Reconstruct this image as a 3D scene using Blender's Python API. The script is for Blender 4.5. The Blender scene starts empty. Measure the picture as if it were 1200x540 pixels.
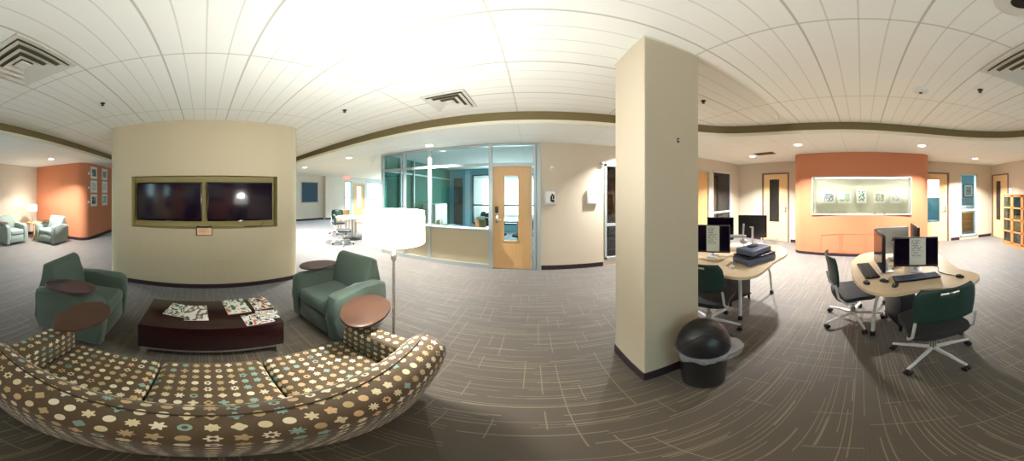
import bpy, bmesh, math, random
from mathutils import Vector, Matrix
random.seed(7)
PI = math.pi
sc = bpy.context.scene
C = sc.collection
ZC, ZS = 2.62, 2.45          # upper ceiling, soffit

# ------------------------------------------------------------------ materials
class G:
    """tiny node-graph helper"""
    def __init__(s, name):
        s.m = bpy.data.materials.new(name); s.m.use_nodes = True
        s.nt = s.m.node_tree; s.n = s.nt.nodes; s.l = s.nt.links
        s.b = s.n['Principled BSDF']
    def node(s, t, **kw):
        x = s.n.new(t)
        for k, v in kw.items(): setattr(x, k, v)
        return x
    def put(s, sock, v):
        if hasattr(v, 'is_output'): s.l.new(v, sock)
        elif v is not None: sock.default_value = v
    def M(s, op, a, b=None, c=None):
        x = s.node('ShaderNodeMath', operation=op)
        s.put(x.inputs[0], a)
        if b is not None: s.put(x.inputs[1], b)
        if c is not None: s.put(x.inputs[2], c)
        return x.outputs[0]
    def mix(s, f, a, b):
        x = s.node('ShaderNodeMix', data_type='RGBA')
        s.put(x.inputs[0], f)
        for i, v in ((6, a), (7, b)):
            if isinstance(v, tuple) and len(v) == 3: v = v + (1,)
            s.put(x.inputs[i], v)
        return x.outputs[2]
    def xyz(s, which='Object'):
        t = s.node('ShaderNodeTexCoord'); x = s.node('ShaderNodeSeparateXYZ')
        s.l.new(t.outputs[which], x.inputs[0]); return t.outputs[which], x.outputs
    def wn(s, a, b, c=0.0):
        v = s.node('ShaderNodeCombineXYZ'); s.put(v.inputs[0], a); s.put(v.inputs[1], b); s.put(v.inputs[2], c)
        w = s.node('ShaderNodeTexWhiteNoise'); s.l.new(v.outputs[0], w.inputs[0]); return w.outputs['Value'], w.outputs['Color']
    def noise(s, vec, scale, detail=3.0, rough=.5):
        x = s.node('ShaderNodeTexNoise'); s.put(x.inputs['Vector'], vec); x.inputs['Scale'].default_value = scale
        x.inputs['Detail'].default_value = detail; x.inputs['Roughness'].default_value = rough
        return x.outputs[0], x.outputs[1]
    def bump(s, h, strength=.2, dist=.01):
        x = s.node('ShaderNodeBump'); x.inputs['Strength'].default_value = strength; x.inputs['Distance'].default_value = dist
        s.put(x.inputs['Height'], h); s.l.new(x.outputs[0], s.b.inputs['Normal'])
    def set(s, **kw):
        for k, v in kw.items():
            k = k.replace('_', ' ')
            if isinstance(v, tuple) and len(v) == 3: v = v + (1,)
            s.put(s.b.inputs[k], v)
        return s

def srgb(r, g, b):
    f = lambda c: (c/255/12.92) if c/255 <= .04045 else ((c/255+.055)/1.055)**2.4
    return (f(r), f(g), f(b))

def mat(name, col, rough=.5, metal=0.0, var=.12, scale=30, bump=0.0, **kw):
    g = G(name); co, _ = g.xyz()
    n, _c = g.noise(co, scale)
    dark = tuple(c*(1-var) for c in col); light = tuple(min(1, c*(1+var)) for c in col)
    g.set(Base_Color=g.mix(n, dark, light), Roughness=rough, Metallic=metal, **kw)
    if bump: g.bump(n, bump, .003)
    return g.m

def emit(name, col, s):
    g = G(name); g.set(Base_Color=col, Emission_Color=col, Emission_Strength=s, Roughness=.5); return g.m

def m_carpet():
    g = G('carpet'); co, (x, y, z) = g.xyz()
    M = g.M
    def lines(a, b, cell, seg, prob, wid, seed):
        u = M('DIVIDE', a, cell); cu = M('FLOOR', u); fu = M('FRACT', u)
        off, _ = g.wn(cu, seed)
        sv = M('FLOOR', M('ADD', M('DIVIDE', b, seg), M('MULTIPLY', off, 3.0)))
        r, _ = g.wn(cu, sv, seed)
        on = M('LESS_THAN', r, prob)
        ln = M('LESS_THAN', M('ABSOLUTE', M('SUBTRACT', fu, .5)), wid)
        return M('MULTIPLY', on, ln)
    a = lines(x, y, .023, .5, .42, .09, 1.3)
    b = lines(y, x, .10, .17, .34, .03, 5.7)
    c = lines(x, y, .087, .25, .40, .045, 9.1)
    line = M('MAXIMUM', M('MAXIMUM', a, b), c)
    n, _ = g.noise(co, 240, 2); n2, _ = g.noise(co, 3.0, 2)
    rib = M('LESS_THAN', M('FRACT', M('DIVIDE', x, .012)), .35)
    base = g.mix(n, srgb(60, 50, 35), srgb(92, 79, 59))
    base = g.mix(M('MULTIPLY', rib, .35), base, srgb(64, 54, 47))
    lc = g.mix(n, srgb(116, 102, 74), srgb(150, 138, 108))
    g.set(Base_Color=g.mix(M('MULTIPLY', line, .62), base, lc), Roughness=.6, Sheen_Weight=.7, Sheen_Roughness=.5, Sheen_Tint=srgb(205, 222, 244))
    g.bump(M('ADD', n, line), .25, .004)
    return g.m

def m_ceiling(name, minor, col, faint=1.0):
    g = G(name); co, (x, y, z) = g.xyz(); M = g.M
    def gr(a, off, per, w):
        f = M('FRACT', M('DIVIDE', M('SUBTRACT', a, off-per/2), per))
        return M('LESS_THAN', M('ABSOLUTE', M('SUBTRACT', f, .5)), w/per/2)
    hx = gr(x, .32, .61, .016); hy = gr(y, .2, 1.22, .014)
    line = M('MAXIMUM', hx, hy)
    n, _ = g.noise(co, 120, 4, .7)
    base = g.mix(n, tuple(c*.93 for c in col), col)
    if minor:
        mn = gr(x, .32, .1525, .009)
        base = g.mix(M('MULTIPLY', mn, .4), base, srgb(166, 166, 150))
    base = g.mix(M('MULTIPLY', line, .5*faint), base, srgb(160, 160, 142))
    g.set(Base_Color=base, Roughness=.9)
    g.bump(M('SUBTRACT', n, M('MULTIPLY', line, 2.0)), .12, .004)
    return g.m

def m_pattern():
    """brown upholstery with rows of flowers, stars and discs"""
    g = G('flower_upholstery'); M = g.M
    t = g.node('ShaderNodeUVMap'); sx = g.node('ShaderNodeSeparateXYZ'); g.l.new(t.outputs[0], sx.inputs[0])
    u = M('DIVIDE', sx.outputs[0], .050); v = M('DIVIDE', sx.outputs[1], .050)
    cu, cv = M('FLOOR', u), M('FLOOR', v)
    fu, fv = M('SUBTRACT', M('FRACT', u), .5), M('SUBTRACT', M('FRACT', v), .5)
    r = M('SQRT', M('ADD', M('MULTIPLY', fu, fu), M('MULTIPLY', fv, fv)))
    th = M('ARCTAN2', fv, fu)
    a, _ = g.wn(cu, cv, 1.0); b, _ = g.wn(cu, cv, 2.0); c, _ = g.wn(cu, cv, 3.0); d, _ = g.wn(cu, cv, 4.0)
    n = M('ADD', M('FLOOR', M('MULTIPLY', a, 5.0)), 4.0)
    amp = M('MULTIPLY', M('GREATER_THAN', b, .3), M('MULTIPLY', b, .33))
    R = M('MULTIPLY', M('ADD', M('MULTIPLY', M('COSINE', M('MULTIPLY', th, n)), amp), 1.0), .285)
    mask = M('LESS_THAN', r, R)
    hole = M('MULTIPLY', M('GREATER_THAN', d, .86), M('LESS_THAN', r, .13))
    mask = M('MULTIPLY', mask, M('SUBTRACT', 1.0, hole))
    ramp = g.node('ShaderNodeValToRGB'); ramp.color_ramp.interpolation = 'CONSTANT'
    cols = [(0, srgb(214, 202, 164)), (.34, srgb(182, 160, 118)), (.55, srgb(228, 220, 194)), (.74, srgb(132, 164, 152)), (.88, srgb(204, 170, 128))]
    e = ramp.color_ramp.elements
    while len(e) < len(cols): e.new(.5)
    for i, (p, col) in enumerate(cols): e[i].position = p; e[i].color = col + (1,)
    g.l.new(c, ramp.inputs[0])
    co, _x = g.xyz(); nz, _ = g.noise(co, 400, 2)
    base = g.mix(nz, srgb(70, 54, 36), srgb(98, 80, 56))
    g.set(Base_Color=g.mix(mask, base, ramp.outputs[0]), Roughness=.85, Sheen_Weight=.15)
    g.bump(M('ADD', nz, M('MULTIPLY', mask, .6)), .2, .003)
    return g.m

def m_fabric(name, c1, c2):
    g = G(name); co, _ = g.xyz(); n, _c = g.noise(co, 260, 3, .7); n2, _c = g.noise(co, 8, 2)
    g.set(Base_Color=g.mix(n, c1, c2), Roughness=.75, Sheen_Weight=.35, Sheen_Roughness=.4)
    g.bump(n, .3, .002); return g.m

def m_wood(name, c1, c2, rough=.4, axis=2):
    g = G(name); co, o = g.xyz()
    mp = g.node('ShaderNodeMapping'); g.l.new(co, mp.inputs[0])
    s = [9, 9, 9]; s[axis] = .8; mp.inputs['Scale'].default_value = s
    n, _ = g.noise(mp.outputs[0], 3.0, 6, .6)
    g.set(Base_Color=g.mix(n, c1, c2), Roughness=rough); return g.m

def m_glass(name, tint=(.85, .95, .93), gloss=.12, op=0.0):
    g = G(name); n = g.n; l = g.l
    tr = g.node('ShaderNodeBsdfTransparent'); tr.inputs[0].default_value = tint + (1,)
    gl = g.node('ShaderNodeBsdfGlossy'); gl.inputs['Roughness'].default_value = .02
    fr = g.node('ShaderNodeFresnel'); fr.inputs[0].default_value = 1.45
    f = g.M('ADD', g.M('MULTIPLY', fr.outputs[0], 1-gloss), gloss*.3)
    mx = g.node('ShaderNodeMixShader'); l.new(f, mx.inputs[0]); l.new(tr.outputs[0], mx.inputs[1]); l.new(gl.outputs[0], mx.inputs[2])
    l.new(mx.outputs[0], n['Material Output'].inputs[0]); return g.m

def m_art(name, cols, scale=9.0, seed=0.0, paper=None):
    """a printed picture: blocks and blobs of the given colours"""
    g = G(name); t, (x, y, z) = g.xyz('Generated')
    mp = g.node('ShaderNodeMapping'); g.l.new(t, mp.inputs[0]); mp.inputs['Location'].default_value = (seed, seed*1.7, seed*.3)
    n, _ = g.noise(mp.outputs[0], scale, 1.2, .5)
    ramp = g.node('ShaderNodeValToRGB'); ramp.color_ramp.interpolation = 'CONSTANT'
    e = ramp.color_ramp.elements
    while len(e) < len(cols): e.new(.5)
    for i, c in enumerate(cols): e[i].position = (0 if i == 0 else .30 + .40*i/len(cols)); e[i].color = c + (1,)
    g.l.new(n, ramp.inputs[0])
    g.set(Base_Color=ramp.outputs[0], Roughness=.35); return g.m

def m_text(name, paper, ink, rows=14):
    """paper with rows of small print and wide margins (local x, z)"""
    g = G(name); t, (x, y, z) = g.xyz('Generated'); M = g.M
    r = M('MULTIPLY', z, float(rows)); row = M('FLOOR', r); fr = M('FRACT', r)
    wd = M('MULTIPLY', x, 40.0); w, _ = g.wn(M('FLOOR', wd), row, 2.0); endr, _ = g.wn(row, 3.0)
    on = M('MULTIPLY', M('GREATER_THAN', fr, .55), M('GREATER_THAN', w, .25))
    on = M('MULTIPLY', on, M('GREATER_THAN', x, .12)); on = M('MULTIPLY', on, M('LESS_THAN', x, M('ADD', .45, M('MULTIPLY', endr, .42))))
    on = M('MULTIPLY', on, M('GREATER_THAN', z, .3)); on = M('MULTIPLY', on, M('LESS_THAN', z, .93))
    g.set(Base_Color=g.mix(M('MULTIPLY', on, .75), paper, ink), Roughness=.6); return g.m

W = {}
W['carpet'] = m_carpet()
W['ceil'] = m_ceiling('ceiling_tile', True, srgb(240, 243, 238))
W['soff'] = m_ceiling('soffit_tile', False, srgb(234, 240, 238), .4)
W['tvwall'] = mat('putty_paint', srgb(196, 184, 156), .55, var=.03, scale=2)
W['beige'] = mat('beige_paint', srgb(202, 192, 174), .6, var=.03, scale=2)
W['white'] = mat('offwhite_paint', srgb(214, 210, 202), .6, var=.03, scale=2)
W['column'] = mat('column_paint', srgb(202, 190, 168), .5, var=.03, scale=2)
W['orange'] = mat('orange_paint', srgb(198, 126, 90), .55, var=.04, scale=2)
W['teal'] = mat('teal_green_paint', srgb(24, 118, 100), .6, var=.06, scale=2)
W['bluewall'] = mat('light_blue_paint', srgb(120, 176, 196), .6, var=.04, scale=2)
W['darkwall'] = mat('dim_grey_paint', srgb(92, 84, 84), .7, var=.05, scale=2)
W['base'] = mat('dark_vinyl_base', srgb(48, 30, 40), .45, var=.1)
W['olive'] = mat('olive_bulkhead_strip', srgb(112, 98, 62), .6, var=.04, scale=2)
W['lip'] = mat('cream_bulkhead_paint', srgb(222, 220, 200), .6, var=.03, scale=2)
W['alu'] = mat('brushed_aluminium', srgb(176, 186, 186), .4, .35, var=.05)
W['chrome'] = mat('satin_chrome', srgb(205, 205, 200), .22, .9, var=.04)
W['silver'] = mat('silver_plastic', srgb(206, 208, 210), .35, .1, var=.04)
W['maple'] = m_wood('maple_veneer', srgb(206, 160, 104), srgb(222, 182, 128), .4)
W['paledoor'] = m_wood('pale_maple_veneer', srgb(228, 194, 140), srgb(238, 210, 162), .45)
W['cabwood'] = m_wood('oak_cabinet', srgb(190, 122, 70), srgb(214, 150, 92), .4)
W['desk'] = m_wood('birch_laminate', srgb(214, 190, 158), srgb(228, 208, 178), .35, axis=0)
W['espresso'] = m_wood('espresso_wood', srgb(30, 12, 14), srgb(46, 18, 18), .22, axis=0)
W['walnut'] = m_wood('walnut_tablet', srgb(58, 38, 27), srgb(84, 56, 40), .42, axis=0)
W['darktab'] = m_wood('dark_tablet', srgb(62, 44, 48), srgb(80, 58, 60), .3, axis=0)
W['green'] = m_fabric('green_upholstery', srgb(52, 68, 60), srgb(84, 102, 90))
W['greenlit'] = m_fabric('overlit_green_upholstery', srgb(108, 124, 118), srgb(142, 156, 148))  # lighter copy of the green fabric, overexposure put into the colour
W['pattern'] = m_pattern()
W['black'] = mat('black_plastic', srgb(26, 24, 28), .35, var=.15)
W['gloss'] = mat('dark_screen_glass', srgb(20, 10, 30), .1, var=.1, scale=3, Specular_IOR_Level=.22)
W['bezel'] = mat('screen_bezel', srgb(18, 16, 20), .25, var=.1)
W['meshgreen'] = mat('dark_green_mesh', srgb(28, 58, 52), .5, var=.35, scale=180, bump=.4)
W['seatblack'] = mat('black_seat', srgb(34, 38, 42), .7, var=.2, scale=80)
W['dark'] = mat('dark_metal', srgb(52, 50, 50), .35, .6)
W['shade'] = emit('lit_lamp_shade', (1.0, .96, .88), 7.0)
W['shade2'] = emit('lit_table_shade', (1.0, .95, .84), 3.0)
W['diff'] = emit('downlight_diffuser', (1.0, .95, .86), 9.0)
W['bright'] = emit('case_light', (1.0, .97, .88), 8.0)
W['paper'] = mat('white_paper', srgb(236, 234, 228), .7, var=.02)
W['whiteplastic'] = mat('white_plastic', srgb(222, 222, 218), .4, var=.03)
W['silverback'] = mat('pale_silver_shell', srgb(222, 224, 226), .45, var=.02)
W['bronze'] = mat('bronze_door_frame', srgb(122, 106, 94), .5)
W['vent'] = mat('white_vent_metal', srgb(214, 214, 206), .45, var=.03)
W['ventdark'] = mat('vent_inside', srgb(92, 86, 58), .8)
W['glass'] = m_glass('clear_glass', (.82, .95, .93))
W['glassteal'] = m_glass('tinted_glass', (.86, .97, .97), .08)
W['glassdark'] = m_glass('dim_glass', (.55, .55, .6), .2)
W['bag'] = mat('clear_liner', srgb(225, 225, 230), .2, var=.1, scale=60, Alpha=.34)
W['bluegrey'] = mat('blue_grey_plastic', srgb(88, 100, 128), .4, var=.06)
W['bluebook'] = mat('blue_cover', srgb(40, 90, 160), .5)
W['card'] = mat('brown_cardboard', srgb(176, 140, 96), .7)
W['red'] = emit('exit_letters', (1.0, .12, .08), 3.0)
W['pink'] = mat('peach_sign_face', srgb(238, 190, 150), .5, var=.04)
W['navy'] = mat('navy_night_glass', srgb(20, 62, 92), .08, var=.15, scale=3)
W['copper'] = mat('amber_pot', srgb(196, 132, 60), .5)

# ------------------------------------------------------------------ mesh helpers
class MB:
    def __init__(s): s.bm = bmesh.new(); s.uv = s.bm.loops.layers.uv.new('UVMap')
    def quad(s, *p):
        return s.bm.faces.new([s.bm.verts.new(q) for q in p])
    def box(s, x0, x1, y0, y1, z0, z1, bev=0.0, seg=2, rz=0.0, piv=None):
        x0, x1 = sorted((x0, x1)); y0, y1 = sorted((y0, y1)); z0, z1 = sorted((z0, z1))
        r = bmesh.ops.create_cube(s.bm, size=1.0); vs = r['verts']
        for v in vs: v.co = Vector(((x0+x1)/2+v.co.x*(x1-x0), (y0+y1)/2+v.co.y*(y1-y0), (z0+z1)/2+v.co.z*(z1-z0)))
        if bev:
            es = list({e for v in vs for e in v.link_edges})
            r = bmesh.ops.bevel(s.bm, geom=es, offset=bev, segments=seg, profile=.5, affect='EDGES')
            vs = list({v for f in r['faces'] for v in f.verts} | {v for v in vs if v.is_valid})
        if rz:
            p = Vector(piv or ((x0+x1)/2, (y0+y1)/2, 0)); R = Matrix.Rotation(rz, 3, 'Z')
            for v in vs: v.co = R @ (v.co-p) + p
        return s
    def lathe(s, prof, cx=0, cy=0, n=32, sx=1.0, sy=1.0, cap=True):
        rings = []
        for (r, z) in prof:
            rings.append([s.bm.verts.new((cx+sx*r*math.cos(2*PI*i/n), cy+sy*r*math.sin(2*PI*i/n), z)) for i in range(n)])
        for a, b in zip(rings, rings[1:]):
            for i in range(n): s.bm.faces.new((a[i], a[(i+1) % n], b[(i+1) % n], b[i]))
        if cap:
            s.bm.faces.new(list(reversed(rings[0]))); s.bm.faces.new(rings[-1])
        return s
    def cyl(s, cx, cy, z0, z1, r, n=20): return s.lathe([(r, z0), (r, z1)], cx, cy, n)
    def tube(s, pts, r, n=10, cap=True):
        pts = [Vector(p) for p in pts]; rings = []
        for i, p in enumerate(pts):
            d = (pts[min(i+1, len(pts)-1)]-pts[max(i-1, 0)]).normalized()
            a = d.cross(Vector((0, 0, 1)))
            if a.length < .05: a = d.cross(Vector((1, 0, 0)))
            a.normalize(); b = d.cross(a)
            rr = r[i] if isinstance(r, (list, tuple)) else r
            rings.append([s.bm.verts.new(p+a*rr*math.cos(2*PI*k/n)+b*rr*math.sin(2*PI*k/n)) for k in range(n)])
        for a, b in zip(rings, rings[1:]):
            for i in range(n): s.bm.faces.new((a[i], a[(i+1) % n], b[(i+1) % n], b[i]))
        if cap: s.bm.faces.new(list(reversed(rings[0]))); s.bm.faces.new(rings[-1])
        return s
    def prism(s, pts, z0, z1, bev=0.0):
        """plan polygon, extruded upwards"""
        a = [s.bm.verts.new((p[0], p[1], z0)) for p in pts]; b = [s.bm.verts.new((p[0], p[1], z1)) for p in pts]
        n = len(pts); sd = []
        for i in range(n): sd.append(s.bm.faces.new((a[i], a[(i+1) % n], b[(i+1) % n], b[i])))
        fb = s.bm.faces.new(list(reversed(a))); ft = s.bm.faces.new(b)
        if bev:
            es = list(ft.edges)+list(fb.edges)
            bmesh.ops.bevel(s.bm, geom=es, offset=bev, segments=2, profile=.5, affect='EDGES')
        return s
    def extr(s, prof, x0, x1, bev=0.0):
        """(y,z) profile swept along x"""
        a = [s.bm.verts.new((x0, p[0], p[1])) for p in prof]; b = [s.bm.verts.new((x1, p[0], p[1])) for p in prof]
        n = len(prof)
        for i in range(n): s.bm.faces.new((a[i], a[(i+1) % n], b[(i+1) % n], b[i]))
        fa = s.bm.faces.new(list(reversed(a))); fb = s.bm.faces.new(b)
        if bev: bmesh.ops.bevel(s.bm, geom=list(fa.edges)+list(fb.edges), offset=bev, segments=3, profile=.5, affect='EDGES')
        return s
    def sphere(s, c, r, n=12, sx=1, sy=1, sz=1):
        res = bmesh.ops.create_uvsphere(s.bm, u_segments=n*2, v_segments=n, radius=r)
        for v in res['verts']: v.co = Vector((c[0]+v.co.x*sx, c[1]+v.co.y*sy, c[2]+v.co.z*sz))
        return s
    def move(s, f):
        for v in s.bm.verts: v.co = Vector(f(v.co))
        return s
    def build(s, name, m, parent=None, smooth=True, label=None):
        bmesh.ops.recalc_face_normals(s.bm, faces=s.bm.faces)
        for f in s.bm.faces:
            cu = s.custom(f) if hasattr(s, 'custom') else None
            if cu:
                for l, q in zip(f.loops, cu): l[s.uv].uv = q
                f.smooth = smooth; continue
            nn = f.normal
            for l in f.loops:
                c = l.vert.co
                if abs(nn.z) >= max(abs(nn.x), abs(nn.y)): l[s.uv].uv = (c.x, c.y)
                elif abs(nn.y) >= abs(nn.x): l[s.uv].uv = (c.x, c.z)
                else: l[s.uv].uv = (c.y, c.z)
            if smooth: f.smooth = True
        me = bpy.data.meshes.new(name); s.bm.to_mesh(me); s.bm.free()
        if isinstance(m, str): m = W[m]
        me.materials.append(m)
        if smooth:
            try: me.set_sharp_from_angle(angle=math.radians(38))
            except Exception: pass
        o = bpy.data.objects.new(name, me); C.objects.link(o)
        if parent: o.parent = parent
        if label: o['label'] = label
        return o

def tag(o, label, cat, group=None):
    o['label'] = label; o['category'] = cat
    if group: o['group'] = group
    return o
def thing(name, label, cat, loc=(0, 0, 0), rz=0.0, group=None):
    o = bpy.data.objects.new(name, None); C.objects.link(o); o.empty_display_size = .1
    o.location = loc; o.rotation_euler = (0, 0, rz); return tag(o, label, cat, group)
def place(o, loc, rz=0.0): o.location = loc; o.rotation_euler = (0, 0, rz); return o
def struct(name, mb, m, smooth=False, parent=None):
    o = mb.build(name, m, parent, smooth)
    if not parent: o['kind'] = 'structure'
    return o
KIDS = {}
def dup(root, loc, rz, label, group=None, cat=None):
    kids = {}
    for o in sc.objects:
        if o.parent: kids.setdefault(o.parent.name, []).append(o)
    def cp(o, par):
        c = o.copy(); C.objects.link(c)
        if par: c.parent = par
        for k in kids.get(o.name, []): cp(k, c)
        return c
    r = cp(root, None); r.location = loc; r.rotation_euler = (0, 0, rz); r['label'] = label
    if group: r['group'] = group
    return r
def recolor(root, old, new):
    for o in sc.objects:
        p = o
        while p.parent: p = p.parent
        if p == root and o.type == 'MESH' and o.data.materials and o.data.materials[0] == W[old]:
            o.data = o.data.copy(); o.data.materials[0] = W[new]
def smoothloop(pts, n=6):
    out = []; k = len(pts)
    for i in range(k):
        p0, p1, p2, p3 = (Vector(pts[(i+j-1) % k]) for j in range(4))
        for t in range(n):
            t /= n
            out.append(tuple(.5*((2*p1)+(-p0+p2)*t+(2*p0-5*p1+4*p2-p3)*t*t+(-p0+3*p1-3*p2+p3)*t**3)))
    return out
def ell(cx, cy, a, b, rot=0, n=36, egg=0.0):
    o = []
    for i in range(n):
        t = 2*PI*i/n; x = a*math.cos(t); y = b*math.sin(t)*(1+egg*math.cos(t))
        o.append((cx+x*math.cos(rot)-y*math.sin(rot), cy+x*math.sin(rot)+y*math.cos(rot)))
    return o

# ------------------------------------------------------------------ room shell
XL, XR, YB, YF = -5.55, 14.0, -9.0, 10.0
struct('floor', MB().box(XL-.2, XR+.2, YB, YF+.2, -.1, 0), 'carpet')
struct('ceiling', MB().box(-3.4, 3.4, -4, YF, ZC, ZC+.05), 'ceil')
loop = [(-2.66, 8.5), (-2.66, 5), (-2.66, 2.5), (-2.66, 0), (-2.7, -1.4), (-2.62, -2.3), (-2.4, -2.8), (-2.0, -3.1), (-1.5, -3.25), (-.77, -3.27), (0.1, -3.18), (.86, -3.1), (1.5, -2.98), (2.05, -2.72), (2.4, -2.2), (2.6, -1.5), (2.7, -.6), (2.73, .5), (2.73, 2), (2.76, 4), (2.76, 6), (2.76, 8.5)]
def cr(pts, n=5):
    out = []
    for i in range(len(pts)-1):
        p0 = Vector(pts[max(i-1, 0)]); p1 = Vector(pts[i]); p2 = Vector(pts[i+1]); p3 = Vector(pts[min(i+2, len(pts)-1)])
        for t in range(n):
            t /= n; out.append(tuple(.5*((2*p1)+(-p0+p2)*t+(2*p0-5*p1+4*p2-p3)*t*t+(-p0+3*p1-3*p2+p3)*t**3)))
    return out+[tuple(pts[-1])]
edge = cr(loop)
def offset(pts, d, closed=True):
    out = []; n = len(pts)
    for i, p in enumerate(pts):
        a = Vector(pts[i-1] if (i or closed) else pts[0]); b = Vector(pts[(i+1) % n] if (i < n-1 or closed) else pts[-1])
        t = (b-a).normalized(); out.append((p[0]+t.y*-d*-1, p[1]-t.x*-d*-1))
    return out
# outward is away from the room centre
def outw(pts, d):
    res = []
    for i, p in enumerate(pts):
        a = Vector(pts[i-1]); b = Vector(pts[(i+1) % len(pts)]); t = (b-a).normalized(); n = Vector((t.y, -t.x))
        if n.dot(Vector(p)-Vector((0, 1))) < 0: n = -n
        res.append((p[0]+n.x*d, p[1]+n.y*d))
    return res
edge2 = outw(edge, .035)
# soffit with the hole of the raised ceiling
mb = MB(); bm = mb.bm
outer = [(XL-.1, YB), (XR+.1, YB), (XR+.1, YF+.1), (XL-.1, YF+.1)]
vo = [bm.verts.new((p[0], p[1], ZS)) for p in outer]; vi = [bm.verts.new((p[0], p[1], ZS)) for p in edge2]
es = [bm.edges.new((v[i], v[(i+1) % len(v)])) for v in (vo, vi) for i in range(len(v))]
bmesh.ops.triangle_fill(bm, use_beauty=True, edges=es)
so = struct('ceiling_soffit', mb, 'soff'); 
sm = so.modifiers.new('s', 'SOLIDIFY'); sm.thickness = .03
zz = so.data.polygons[0].normal.z; sm.offset = 1 if zz > 0 else -1
def ribbon(mb, pts, z0, z1, pts2=None, close=True):
    pts2 = pts2 or pts; n = len(pts)
    for i in range(n if close else n-1):
        j = (i+1) % n
        mb.quad((*pts[i], z0), (*pts[j], z0), (*pts2[j], z1), (*pts2[i], z1))
    return mb
mb = MB(); ribbon(mb, edge, 2.495, ZC+.01); struct('trim_1', mb, 'olive')  # darker olive upper strip of the bulkhead face
mb = MB(); ribbon(mb, edge2, ZS, 2.475, outw(edge, .01)); ribbon(mb, outw(edge, .01), 2.475, 2.497, edge); struct('trim_2', mb, 'lip')

def wall_openings(mb, a0, a1, holes, z1, put):
    """put(a0,a1,z0,z1) adds a box; holes = (a0,a1,z0,z1)"""
    cur = a0
    for (h0, h1, q0, q1) in sorted(holes):
        if h0 > cur: put(cur, h0, 0, z1)
        if q0 > 0: put(h0, h1, 0, q0)
        if q1 < z1: put(h0, h1, q1, z1)
        cur = h1
    if cur < a1: put(cur, a1, 0, z1)
def wallX(name, X0, X1, y0, y1, holes, m, z1=ZS):
    mb = MB(); wall_openings(mb, y0, y1, holes, z1, lambda a, b, c, d: mb.box(X0, X1, a, b, c, d)); return struct(name, mb, m)
def wallY(name, Y0, Y1, x0, x1, holes, m, z1=ZS):
    mb = MB(); wall_openings(mb, x0, x1, holes, z1, lambda a, b, c, d: mb.box(a, b, Y0, Y1, c, d)); return struct(name, mb, m)

# plan positions of openings
GLASS = 3.9
wallX('wall_right', GLASS, GLASS+.12, -5.9, -.09, [(-2.45, -1.39, .14, 2.08), (-5.42, -4.5, .12, 2.14), (-4.38, -3.46, 0, 2.12)], 'beige')
wallY('wall_back', -6.02, -5.9, -4.2, GLASS+.12, [(2.13, 3.03, 0, 2.12), (-2.62, -1.72, 0, 2.12), (-3.62, -3.0, .1, 2.12)], 'beige')
wallX('wall_side', -4.32, -4.2, -5.9, -3.0, [(-5.84, -4.96, 0, 2.12)], 'beige')
wallY('wall_jog', -3.0, -2.88, XL, -4.2, [], 'beige')
wallX('wall_left', XL-.12, XL, -3.0, 5.4, [(-2.3, 2.4, .7, 2.2)], 'beige')
# orange lounge wall with a rounded corner
cx, cy, r = -3.75, 5.7, .3
pl = [(XL, 5.4)] + [(cx+r*math.sin(t), cy-r*math.cos(t)) for t in [i*PI/2/10 for i in range(11)]] + [(-3.45, YF)]
pl2 = pl + [(XL, YF)]
struct('wall_orange_lounge', MB().prism(pl2, 0, ZS), 'orange', True)
struct('baseboard_orange_lounge', ribbon(MB(), [(p[0]+.012, p[1]-.012) for p in pl], 0, .09, close=False), 'base')
# far wall (Y=10)
wallY('wall_far', YF, YF+.12, -3.45, XR, [(5.0, 6.08, .95, 2.11), (7.95, 8.5, .1, 2.2), (8.62, 9.66, 0, 2.12), (9.8, 12.4, .1, 2.3)], 'white')
struct('wall_pier', MB().box(6.4, 7.15, 9.75, YF-.002, 0, ZS), 'white')
wallX('wall_far_right', XR, XR+.12, 3.45, YF, [(5.0, 9.0, .8, 2.2)], 'white')
wallY('wall_hall', 3.40, 3.5, 8.02, XR, [], 'white')

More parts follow.
